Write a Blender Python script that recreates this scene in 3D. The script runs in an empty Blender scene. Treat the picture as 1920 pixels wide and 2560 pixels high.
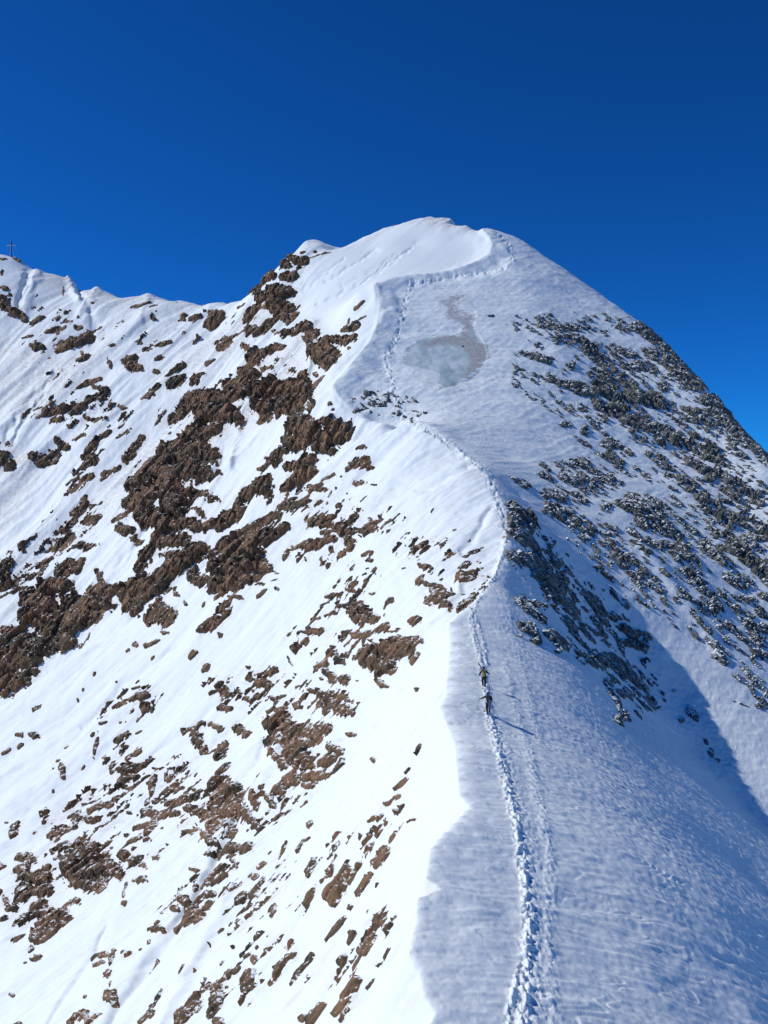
import bpy, math, random
import numpy as np
from mathutils import Vector

# ---------------------------------------------------------------- scene frame
# Survey sheet used to note where features of the mountain stand: columns
# 0..1659, rows 0..2212, seen from the camera at the origin looking along +Y.
F = 2000.0; CU = 829.5; CV = 1106.0
def P(u, v, d):
    return ((u-CU)/F*d, d, -(v-CV)/F*d)

# ---------------------------------------------------------------- terrain control points (metres, through P)
ARETE = [  # crest of the snow ridge from the foreground to the summit
 (940,2300,30.2),(925,2212,32),(940,2190,32.5),(915,2150,33.5),(905,2110,34.6),(880,2060,36),(890,2020,37.2),
 (900,1985,38.3),(900,1962,39),(902,1938,39.8),(953,1918,40.5),(920,1895,41.5),(925,1860,43),(930,1830,44.5),
 (955,1800,46),(990,1765,48.2),(1012,1742,49.8),(992,1715,51.5),(990,1680,54),(985,1640,57),(982,1600,61),
 (965,1560,65.5),(950,1525,69),(962,1500,72),(965,1465,77),(968,1430,82),(972,1390,88),(970,1345,94),
 (1000,1318,97.5),(1020,1303,100),(1045,1275,104),(1068,1245,108.5),(1080,1215,113),(1092,1180,118.5),(1096,1150,123),
 (1088,1110,128.5),(1075,1065,135),(1060,1030,140.5),(1030,1000,146.5),(970,960,155),(930,935,161),(880,905,169)]
UPPER = [(830,912,172),(795,905,175),(763,892,178),(735,862,181.5),(718,832,186),(745,800,192),(775,765,199),(800,735,205),
 (815,700,213),(822,660,222),(818,635,227),(814,612,232),(850,598,237),(900,590,241),(940,587,243.5),(980,580,246),
 (1010,570,249),(1040,558,253),(1058,545,256.5),(1064,528,260.5),(1058,510,265),(1042,493,270)]
SKY_R = [(1042,491,271),(1070,500,276),(1120,520,277),(1160,545,275),(1200,570,272),(1250,603,268),(1300,638,262),(1370,688,252),
 (1435,745,240),(1500,812,228),(1560,880,216),(1600,930,208),(1659,992,196),(1740,1085,182),(1850,1220,165),(2000,1420,146)]
SKY_S = [(1042,491,271),(1010,483,277),(975,469,285),(940,463,290),(900,474,291),(860,488,291),(800,510,290),(760,526,288),(725,541,286)]
SHOULDER = [(712,532,292),(680,527,292),(655,533,290),(640,548,287),(620,566,284),(600,585,281),(575,612,280),(555,630,281),(540,641,283)]
SKY_L = [(520,648,287),(490,655,293),(465,662,298),(445,667,301),(415,662,304),(380,657,307),(350,646,310),(322,638,312),(295,648,314),
 (268,652,316),(245,636,319),(212,621,322),(192,640,324),(183,628,325),(150,602,328),(120,592,330),(85,588,332),(55,570,333),(35,556,334),(10,550,335),
 (-30,548,336),(-80,556,338),(-150,590,342),(-300,680,350),(-460,760,360)]
SPUR = [(800,938,171.5),(760,968,170.5),(700,1012,170),(640,1070,170),(560,1130,171),(470,1200,172),(400,1258,172.5),(300,1326,173),(200,1395,173.5),
 (100,1465,173.5),(0,1525,173.5),(-120,1600,173),(-300,1720,172),(-520,1860,170)]
FACE = [ # open faces
 (1200,900,186),(1000,900,173),(1200,740,215),(1400,800,229),(1500,1000,196),(1300,1000,181),(1100,1000,163),(960,770,207),(1020,700,221),
 (900,850,186),(1100,620,243),(1000,640,236),(900,700,216),(1100,800,204),(1300,850,208),(1300,730,235),(1600,1100,178),(1640,1200,168),
 (1150,560,262),(1250,660,247),(1450,880,212),(1560,980,200),(860,780,201),(1000,980,163),(950,900,174),
 # second rib
 (1240,1020,169),(1330,1060,163.5),(1400,1110,158),(1500,1200,152),(1600,1300,145),(1659,1370,142),(1750,1480,136),
 (1400,1220,141),(1500,1330,136),(1620,1480,125),(1750,1640,115),(1560,1400,131),
 # couloir right of the arete
 (1300,1200,141),(1180,1100,147.5),(1418,1332,131.3),(1550,1480,122),(1659,1640,112),(1800,1850,101),(1360,1265,136),
 (1250,1340,121),(1400,1500,118),(1470,1540,118),(1500,1650,110),(1659,1830,102),(1600,1760,105),(1330,1380,124),(1370,1420,123),(1180,1200,129),
 (1160,1250,120.5),(1145,1325,109),(1120,1110,143),(1200,1290,121),(1230,1360,118),
 # near right flank
 (1200,1450,89),(1300,1550,86),(1420,1700,84),(1659,2000,70),
 # left flank under the arete and the dome
 (900,1100,139),(960,1010,152),(980,1090,135),(820,1000,162),(700,1200,146),(800,1400,113),(950,1300,108),(900,1200,125),(1030,1150,126),(300,1600,142),(0,1800,130),
 (600,1500,130),(0,2212,87),(900,1600,67.3),(800,1700,75),(600,1900,76),(600,2212,51),(300,2212,66),(300,1900,101),(800,2100,44.5),
 (450,1350,152),(150,1550,157),(700,1550,112),(930,1430,86),(880,1330,109),(500,1700,112),(-200,2000,122),(-300,2400,80),(600,1200,158),
 (100,2000,107),(450,2080,74),(700,2000,63),(150,1750,137),
 # lit summit face
 (800,560,273),(720,600,262),(640,680,259),(760,650,247),(720,720,232),(900,540,273),(980,520,271),(780,700,225),(690,740,225),
 # cirque
 (600,700,249),(600,770,238),(500,850,232),(560,850,222),(650,850,212),(700,900,193),(650,980,184),(600,930,200),(550,1050,188),(400,900,246),(290,1050,222),
 (380,1050,208),(200,1250,199),(300,1180,192),(420,1150,186),(300,800,268),(300,1000,234),(100,1000,250),(100,1300,203),(0,800,292),(0,1100,239),(-200,1100,240),
 (0,1380,190),(-200,1400,190),(150,1360,184),(-200,800,300),(460,760,276),(400,700,292),(550,700,268),(200,720,295),(100,650,312),(500,960,214),(200,900,253),
 (480,1080,186),(350,1250,181),(150,1150,222),(250,1280,187)]

def controls():
    pts = []; soft = 0
    for lst in (ARETE, UPPER, SKY_R, SKY_S, SHOULDER, SKY_L, SPUR, FACE):
        out = []
        for k, a in enumerate(lst):
            out.append(P(*a))
        if lst is FACE: out = [q+(1.0,) for q in out]
        pts += out
        if lst in (ARETE, SPUR, SKY_L, UPPER, SKY_R):           # denser along crests
            for a, b in zip(lst[:-1], lst[1:]):
                for f in (0.5,):
                    pa, pb = P(*a), P(*b)
                    pts.append(tuple(pa[i]*(1-f)+pb[i]*f for i in range(3)))
    for a in ARETE:                                             # flanks either side of the near crest
        x, y, z = P(*a)
        if y < 96:
            for r, dz in ((.45, -.42), (1.2, -1.35), (3.5, -4.1), (9, -11.0)):
                pts.append((x-.92*r, y-.38*r, z+dz))
            for r, dz in ((.55, -.08), (1.5, -.32), (4, -1.05), (8, -2.5), (14, -5.7), (22, -11.8)):
                if y < 80 or r < 14: pts.append((x+r, y+.1*r, z+dz, .004 if r < 1 else (.02 if r < 2 else .12)))
        elif 104 < y < 140:
            pts.append((x+2.2, y-.4, z-1.9)); pts.append((x-2.5, y-1.0, z-.9))
    for i, a in enumerate(UPPER):
        x, y, z = P(*a)
        if i >= 6: pts += [(x-1.4, y+.2, z-.35), (x+1.3, y-.3, z-.75), (x-5, y+.5, z-1.6), (x+5, y-.5, z-2.3), (x+4, y-5, z-4.7)]
        else: pts += [(x-4, y, z-3.0), (x+4, y-2, z-2.6)]
    for lst in (SKY_R, SKY_S, SHOULDER, SKY_L):                 # ground falls away behind the skyline
        for a in lst[::2]:
            x, y, z = P(*a)
            k = 1.0
            ox = 0.6 if lst is SKY_R else 0.0
            pts.append((x+12*ox+2, y+12, z-7)); pts.append((x+45*ox, y+45, z-38)); pts.append((x+100*ox, y+105, z-95))
    for a in SPUR[3:]:                                          # hollow behind the spur
        x, y, z = P(*a); pts.append((x-.8, y+3.0, z-2.6))
    pts += [(-60,24,-95),(70,24,-62),(-30,24,-48),(36,24,-34),(0,22,-19.5),(-14,24,-33),(140,120,-80),(190,220,-70),(-190,180,-90),(-220,330,40),(200,300,-60),(0,470,-70),(-160,470,-30),(160,470,-120),(110,70,-95)]
    p = np.array([q if len(q) == 4 else q+(0.0,) for q in pts], dtype=np.float64)
    # drop near-duplicates
    keep = []
    for i in range(len(p)):
        if not keep or np.min(np.hypot(p[keep,0]-p[i,0], p[keep,1]-p[i,1])) > 0.25: keep.append(i)
    return p[keep]

CP = controls()
SOFT = 0.12
def rbf_fit(cp):
    n = len(cp); s = 100.0
    X = cp[:, :2]/s
    D = np.hypot(X[:,None,0]-X[None,:,0], X[:,None,1]-X[None,:,1])
    A = np.zeros((n+3, n+3)); A[:n,:n] = D - np.diag(np.maximum(cp[:,3]*SOFT, 2e-5))
    A[:n,n] = 1; A[:n,n+1:] = X; A[n,:n] = 1; A[n+1:,:n] = X.T
    return np.linalg.solve(A, np.concatenate([cp[:,2], np.zeros(3)]))
WT = rbf_fit(CP)
def base_height(x, y):
    s = 100.0; n = len(CP); sh = x.shape
    x = x.ravel()/s; y = y.ravel()/s
    out = np.empty(len(x)); X = (CP[:,0]/s).astype(np.float32); Y = (CP[:,1]/s).astype(np.float32); w = WT[:n].astype(np.float32)
    for i in range(0, len(x), 20000):
        a = x[i:i+20000].astype(np.float32); b = y[i:i+20000].astype(np.float32)
        d = np.sqrt((a[:,None]-X)**2 + (b[:,None]-Y)**2)
        out[i:i+20000] = d@w
    out += WT[n] + WT[n+1]*x + WT[n+2]*y
    return out.reshape(sh)
# ---------------------------------------------------------------- where bare rock shows through the snow
# Each group: origin and scale of the survey sheet, then x0,y0,x1,y1,radius,coverage
def G(ox, oy, sc, txt): return (ox, oy, sc, [tuple(float(q) for q in t.split(',')) for t in txt.split()])
ROCKS = [
G(0,484,1/3,"""0,225,40,225,12,1 80,210,130,240,8,1 15,290,10,320,12,1 0,410,50,415,20,.9 0,500,60,560,45,.7 60,560,150,600,35,.85 130,600,190,640,25,.7
200,650,290,600,18,.8 300,720,420,680,25,.85 400,650,470,640,18,.7 370,800,590,725,38,1.1 490,680,530,680,18,.9 570,690,600,720,15,.9
200,800,280,810,32,.9 150,760,210,740,18,.8 640,675,660,670,12,.7 850,545,970,520,14,1 970,550,1020,540,8,.9 1190,600,1190,620,20,1 1230,630,1300,605,18,1.05
1370,650,1430,600,35,1.1 1360,580,1380,575,18,.8 500,880,580,860,22,.9 530,820,530,830,12,.8 700,800,750,795,12,.9 800,880,880,860,32,.85 820,920,910,930,35,1
930,800,980,810,22,.95 980,780,1110,770,25,.75 1010,870,1060,860,20,.8 1000,950,1030,960,16,.8 880,765,920,765,12,.8 700,860,720,920,18,.5
510,1050,650,990,22,.95 600,1040,690,1080,25,.9 440,1200,700,1110,42,.7 460,1230,550,1200,38,1.05 550,1260,680,1270,25,.8 770,1190,820,1190,18,.8
220,1200,280,1200,15,.7 290,1220,440,1190,45,.95 340,1270,400,1280,28,.85 930,1150,1020,1070,32,.95 1080,1000,1190,940,28,.8 1120,1060,1180,1030,40,1
1240,1060,1290,1020,25,1 190,1520,250,1540,30,.75 280,1530,350,1520,40,.95 370,1410,440,1450,32,1 330,1480,390,1480,30,.7 470,1390,550,1370,20,.85 440,1330,460,1330,15,.8
620,1400,710,1360,25,1.05 570,1500,620,1420,35,1 500,1640,600,1520,35,.9 760,1420,850,1350,18,.7 800,1530,930,1380,25,.85 930,1550,1030,1490,20,.9
660,1640,780,1570,15,.8 650,1500,680,1500,14,.6 0,1500,80,1600,55,.8 0,1420,90,1440,30,.45 1000,1310,1080,1220,8,.9 1100,1280,1180,1200,25,1
1150,1230,1300,1100,45,1 1330,1120,1480,1130,55,1 1300,1200,1530,1270,70,1.1 1200,1400,1400,1350,80,.95 1080,1500,1300,1480,95,1.1 1000,1620,1380,1600,70,1.05
1480,1060,1659,980,50,1.1 1500,1130,1659,1080,60,.95 1420,830,1490,770,32,.95 1380,800,1600,700,16,.6 1600,470,1659,440,20,.9 1590,640,1659,560,40,.9
1600,700,1659,680,30,.9 1580,790,1600,790,24,.9 1330,940,1390,900,16,.9 1620,850,1659,820,35,.9 1550,960,1659,880,30,.9 1310,1000,1330,1000,20,.8
1430,1015,1440,1015,14,.8 1540,560,1590,545,8,.8 380,555,385,560,7,.9 410,400,410,465,5,.8 590,530,610,530,7,.8"""),
G(553,432,1/3,"""240,400,320,400,38,.9 180,430,200,430,35,.9 290,350,320,340,12,.8 380,330,385,330,10,.9 330,380,480,345,10,.6 0,560,110,500,45,.95 170,520,260,490,35,.9
0,600,30,640,50,.8 90,600,230,600,45,1 100,660,200,700,60,1 150,740,200,760,35,1 0,720,60,700,20,.8 0,870,130,770,35,.8 200,770,270,720,22,.85 100,850,150,830,12,.8
190,850,260,870,35,.9 290,840,370,870,42,1 300,900,380,890,20,.8 350,960,520,960,35,1.1 360,1000,500,1010,45,1.1 430,1040,470,1050,20,1 420,910,640,870,32,.9
560,830,670,790,25,.95 640,690,700,640,14,.95 600,790,610,750,10,.9 660,760,715,735,6,.9 540,985,545,985,12,1 600,940,605,940,10,1 0,970,180,960,28,.85 0,1030,60,980,40,.95
40,1100,130,1110,20,.7 230,1090,240,1090,22,.9 300,1120,310,1120,28,1 380,1100,385,1100,16,.9 380,1180,440,1120,18,.9 0,1240,340,1200,70,.85 20,1330,330,1260,70,.95
100,1200,260,1200,50,.95 30,1420,100,1380,30,.9 230,1330,300,1290,50,.9 340,1310,360,1300,16,.9 250,1400,380,1450,60,1.05 300,1480,360,1490,65,1.1 200,1560,340,1560,60,1
80,1640,200,1600,40,.9 400,1440,460,1420,25,1 480,1460,570,1480,50,1.15 420,1560,580,1540,55,1.15 400,1620,480,1620,40,1.1 475,1305,480,1305,14,1.2 500,1350,503,1350,11,1.1
720,1250,750,1250,25,.6 740,1320,830,1330,28,.85 830,1270,860,1270,22,.75 640,1370,720,1350,14,.85 970,1285,975,1285,11,.7 1515,760,1530,760,8,1 650,1640,720,1620,12,.9
1255,938,1255,940,3,1.2 1290,1005,1290,1006,3,1.2 1340,950,1342,950,3,1.2"""),
G(1106,605,1/3,"""40,480,240,520,45,.62 180,300,450,310,32,.7 250,380,450,400,40,.68 430,290,600,340,25,.55 640,310,780,330,20,.4 0,560,80,600,20,.4 0,680,60,700,15,.6
100,760,200,790,18,.6 450,400,700,650,70,.55 700,460,790,490,32,1.1 740,540,850,560,35,.85 520,600,650,660,60,.65 250,640,500,730,50,.6 550,700,950,800,100,.58
580,800,900,950,90,.58 480,900,600,1000,30,.6 700,900,1050,1050,80,.58 780,300,900,310,40,.9 860,330,1060,480,50,.8 870,450,950,530,50,.7 1000,520,1180,650,60,.7
1100,550,1300,700,45,.75 960,700,1000,700,40,.65 1000,620,1200,700,60,.62 1250,780,1400,920,60,.9 1350,870,1659,1170,45,1.1 1300,700,1520,940,35,.85
1120,820,1350,980,60,.6 1050,800,1060,860,20,.7 1100,1000,1350,1180,80,.58 1400,1030,1490,1150,35,.8 1150,1180,1600,1450,90,.56 900,1130,1200,1400,60,.48
330,920,380,940,20,1.1 430,1030,510,1080,18,.5 570,1130,700,1200,45,.75 600,1050,760,1130,40,.65 390,1180,500,1210,35,.9 500,1240,700,1320,35,.7 320,1280,470,1310,35,.95
640,1230,800,1260,25,.5 800,1200,900,1300,25,.6 200,1380,480,1420,50,.6 240,1480,500,1600,60,.58 510,1340,530,1340,30,.7 720,1450,860,1480,55,1.15 750,1400,800,1400,25,.9
880,1420,980,1540,50,.8 800,1540,1000,1640,50,.7 600,1480,620,1480,30,.85 620,1640,680,1640,25,.9 1000,1480,1180,1640,50,.55 1250,1450,1659,1640,100,.52
0,1300,100,1350,25,.8 0,1480,100,1640,70,.7 330,600,420,520,40,.45 100,400,200,440,30,.35 400,1000,650,900,40,.25"""),
G(1106,1123,1/3,"""0,60,130,170,60,.8 200,200,350,330,45,.6 0,230,200,300,55,.95 150,350,330,450,60,.98 220,400,300,530,50,.9 330,500,390,760,25,.55 50,530,200,650,50,.8 60,690,150,760,50,.9
240,740,340,830,35,.9 290,850,295,860,15,.8 180,180,560,700,45,.35 440,430,560,520,30,.65 540,300,780,470,30,.48 600,450,760,560,30,.45 600,600,850,740,35,.6
680,680,870,760,45,.85 720,780,860,830,40,.9 440,870,600,940,45,.95 580,870,780,960,35,.8 680,950,790,1030,45,1.15 850,905,855,905,22,1.1 600,1040,740,1290,25,.6
690,1100,780,1150,25,.95 440,720,460,740,20,.8 580,680,660,750,10,.6 800,1230,840,1290,8,1 700,1270,720,1280,35,.7 1050,1095,1055,1095,8,1 1140,1220,1190,1300,25,1.05
1090,1300,1100,1300,18,.7 1250,1420,1300,1530,14,.85 1330,1550,1340,1560,10,.9 1390,1605,1395,1610,6,.9 330,0,520,100,40,.7 570,150,680,150,30,.7 650,70,660,70,30,.9
640,200,850,320,50,.68 700,270,820,340,40,.75 760,60,900,180,40,.55 900,0,1090,100,50,.75 880,130,1130,260,50,.68 1080,150,1200,290,45,.8 960,350,1060,400,30,.7
1100,340,1240,440,50,.95 830,400,900,420,25,.85 930,400,980,470,12,.7 1080,470,1150,530,35,.95 1180,540,1320,600,45,.85 1270,480,1320,540,40,1 1330,480,1620,520,40,.52
1220,160,1370,280,50,.75 1380,370,1520,420,40,.7 1450,560,1560,620,40,.65 1520,650,1600,800,38,1.05 1600,680,1659,730,35,.95 1340,700,1360,700,20,.8 1380,785,1385,785,12,1
1310,880,1390,940,28,1.1 1570,860,1590,860,30,1.1 1620,900,1625,905,12,1 1330,100,1659,350,80,.48 1440,1170,1550,1230,10,.6 1540,970,1659,1080,12,.5 1640,1150,1659,1150,20,.85
1480,0,1659,150,60,.55 430,100,500,130,30,.8"""),
G(0,985,1/3,"""560,20,600,60,35,1 420,270,560,180,35,.75 440,200,600,150,30,.7 490,380,560,290,35,.95 440,430,500,400,20,.8 340,580,470,520,45,.98 400,480,460,470,25,.8 290,600,330,590,14,.9
540,430,650,390,30,.9 480,600,630,600,30,.85 240,700,340,650,30,.9 740,440,820,390,25,1 770,490,860,490,35,1.05 850,530,930,515,18,1 0,750,80,700,35,.9 0,840,230,760,55,.55
260,780,300,700,30,.8 650,160,760,80,14,.8 800,30,820,30,15,.8 860,190,1100,50,70,1.15 840,330,1000,250,70,1.2 1100,30,1380,0,70,.95 900,380,1080,400,60,1.15
1080,180,1150,330,80,1.1 1200,100,1380,120,60,.62 1150,200,1420,260,40,.75 1050,430,1230,430,60,.95 1020,520,1150,560,50,1.05 1250,330,1330,370,30,.6 1250,460,1400,400,45,.8
1150,540,1330,600,60,.85 890,720,1010,540,35,1.1 1050,640,1150,640,30,.9 1000,800,1320,580,55,1.2 870,950,1250,640,42,1.25 800,850,1050,830,70,1.25 850,960,860,965,50,1.2
930,760,1000,760,25,.65 600,870,740,830,50,1.2 440,970,700,940,60,1.2 320,1130,620,1000,70,1.2 330,1200,480,1180,50,1.2 650,780,660,790,28,1.05 370,780,470,720,45,.98
490,770,540,700,30,.98 280,850,450,860,55,1 200,960,280,900,60,1.1 170,1060,330,1060,70,1.1 230,1000,370,1000,50,1.1 0,1140,100,1130,30,.9 60,1200,250,1200,60,1.05
0,1260,300,1230,80,1.2 0,1350,230,1310,70,1.15 0,1450,160,1450,60,1.15 0,1520,100,1500,45,1.1 200,1380,210,1390,40,1 0,900,200,870,30,.5 1430,450,1560,330,50,1.2
1540,300,1659,200,40,1.1 1560,220,1640,160,22,.9 1480,640,1659,560,70,1.25 1420,720,1659,700,80,1.25 1400,840,1600,800,60,1.2 1380,800,1390,810,40,1.1 1560,540,1659,480,40,1
1230,800,1390,770,30,1 1300,790,1310,790,40,1 1400,910,1460,890,25,1 1120,870,1160,900,14,1 1200,920,1210,950,12,1 1000,1030,1120,1000,50,1.15 960,1070,1060,960,35,1.05
1060,900,1110,850,12,1 1050,1120,1090,1130,16,1 940,1220,1030,1180,15,1 1090,1060,1110,1050,25,1 1310,960,1325,930,12,.9 1290,1150,1470,1020,28,1.15 1400,1060,1500,930,28,1.05
1520,920,1560,920,18,1 1420,1150,1430,1160,16,1 865,1215,885,1205,12,1 820,1255,835,1245,10,1 930,1195,950,1185,7,1 975,1295,995,1275,8,1 1240,1305,1260,1285,18,1.1
1315,1385,1350,1340,18,1.1 750,1450,755,1450,7,1.1 885,1450,905,1420,7,1 860,1505,905,1495,16,1.15 530,1515,535,1505,6,1.1 230,1640,265,1610,18,1.1 605,1425,625,1400,5,1
500,1560,505,1570,6,1.1 1460,1530,1480,1510,28,1.15 1475,1450,1490,1420,8,1 1590,1440,1659,1420,30,.8 1550,1520,1555,1530,15,1 740,1620,900,1570,28,.9 900,1580,970,1560,25,1
940,1630,980,1630,30,.95 1420,1620,1500,1640,28,1 1600,1580,1610,1580,18,1 1640,1530,1645,1530,10,1"""),
G(553,985,1/3,"""0,200,60,170,50,1.1 60,230,70,230,45,1.1 180,200,370,100,50,1.2 200,60,380,30,45,1.05 30,60,160,10,35,.8 100,150,120,150,20,.6 160,210,165,215,18,1 590,100,740,20,32,.8
640,60,740,40,30,.95 650,165,690,165,20,1.1 748,192,780,192,7,1.1 430,170,510,130,20,.9 345,230,450,240,22,1.1 160,340,330,300,30,1.15 330,220,430,200,22,.95 290,380,420,300,14,.8
530,320,550,310,18,1 565,285,575,275,9,1 548,150,550,155,8,1.1 590,230,595,235,7,1 0,470,150,380,30,1 0,540,200,490,45,1.15 0,590,100,540,20,1 350,430,500,390,35,1.1
430,440,480,450,30,1 500,480,630,480,35,1.1 550,380,555,430,12,.7 650,470,780,480,30,1.1 700,440,830,415,14,1 725,400,740,400,15,1 600,530,600,590,30,1.1 630,540,635,545,16,1
430,495,470,495,18,1 240,590,380,550,22,1.05 340,600,500,540,30,1.1 480,600,490,610,18,1 560,640,580,630,16,1 535,625,548,615,9,1 180,660,210,600,18,1 60,635,70,630,10,1
215,560,225,560,8,1 322,660,332,688,5,1 420,670,428,685,10,1 0,700,90,720,40,1.1 0,800,30,780,20,1 100,740,150,750,10,1 0,830,50,820,14,1 100,810,150,790,8,.8 125,855,140,855,9,1
10,910,70,870,14,1.1 690,660,760,635,14,1.1 735,690,745,690,12,1 690,785,725,770,7,1 715,742,735,738,6,1 610,860,660,830,18,.9 590,880,650,880,14,.9 705,820,720,810,10,1
500,855,520,845,9,1 530,825,548,815,6,1 460,910,530,905,18,1.1 420,970,470,950,8,1 1010,615,1090,575,14,.95 1130,380,1145,350,7,1.1 880,430,890,432,7,1.1 1285,495,1300,495,8,1.1
950,742,968,742,7,1.1 1370,548,1390,530,7,.9 1060,720,1140,730,22,.95 1040,815,1065,800,20,1.1 1075,780,1085,778,9,1 1090,820,1200,815,14,1.1 1140,850,1165,850,16,1.1
1110,900,1260,880,30,1.25 1150,870,1230,910,25,1.2 1210,950,1250,950,20,1.2 1100,935,1140,940,8,1 1270,830,1272,850,7,1 1310,780,1420,740,25,1.2 1345,695,1375,685,14,1.1
1370,640,1450,600,15,1.1 1460,590,1475,580,7,1 1320,970,1430,875,27,1.25 1308,990,1312,985,9,1 990,1050,1060,1020,19,1.2 750,908,768,905,9,1.1 850,950,890,930,17,1.1
830,990,860,930,8,1 540,980,690,960,22,.85 610,1010,740,1020,40,1.1 620,1060,780,1060,22,1.05 760,1040,780,1040,20,1 825,1035,838,1020,8,1 450,1030,520,1020,16,.85
340,1100,420,1040,8,.75 640,1090,690,1090,18,1.05 620,1160,720,1150,26,1.15 700,1180,860,1080,15,1.2 820,1112,920,1110,6,1.1 730,1205,790,1198,5,1 700,1300,870,1330,52,1.4
700,1280,1000,1210,50,1.4 880,1170,1020,1190,32,1.3 1040,1160,1070,1160,17,1.1 1010,1300,1060,1240,18,1.15 640,1290,660,1290,16,1 910,1095,930,1095,8,1 690,1220,710,1190,12,1
795,1435,845,1438,18,1.2 650,1440,668,1440,7,1 300,1140,430,1150,14,.95 340,1120,410,1150,20,1.1 300,1230,340,1180,20,.9 430,1140,440,1140,12,.9 490,1290,560,1330,35,1
490,1250,510,1250,18,.9 570,1290,590,1290,20,.95 390,1380,470,1350,30,.9 430,1400,530,1430,30,.9 490,1450,510,1450,25,.95 550,1470,600,1430,26,1.1 420,1445,445,1448,11,1
0,1420,140,1400,25,.85 30,1480,80,1490,30,1.1 100,1380,120,1380,20,1 0,1560,60,1520,14,.85 265,1487,285,1487,11,1.1 205,1300,235,1360,8,.9 330,1520,390,1525,17,1.05
100,1560,190,1550,22,.9 420,1540,560,1620,48,1.05 440,1600,460,1600,45,1.1 550,1540,590,1550,20,1.05 560,1600,620,1620,28,1 80,1640,200,1640,20,.9 270,1620,290,1620,20,.9
1035,1515,1045,1495,7,.8 1073,1490,1077,1490,4,1"""),
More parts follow.
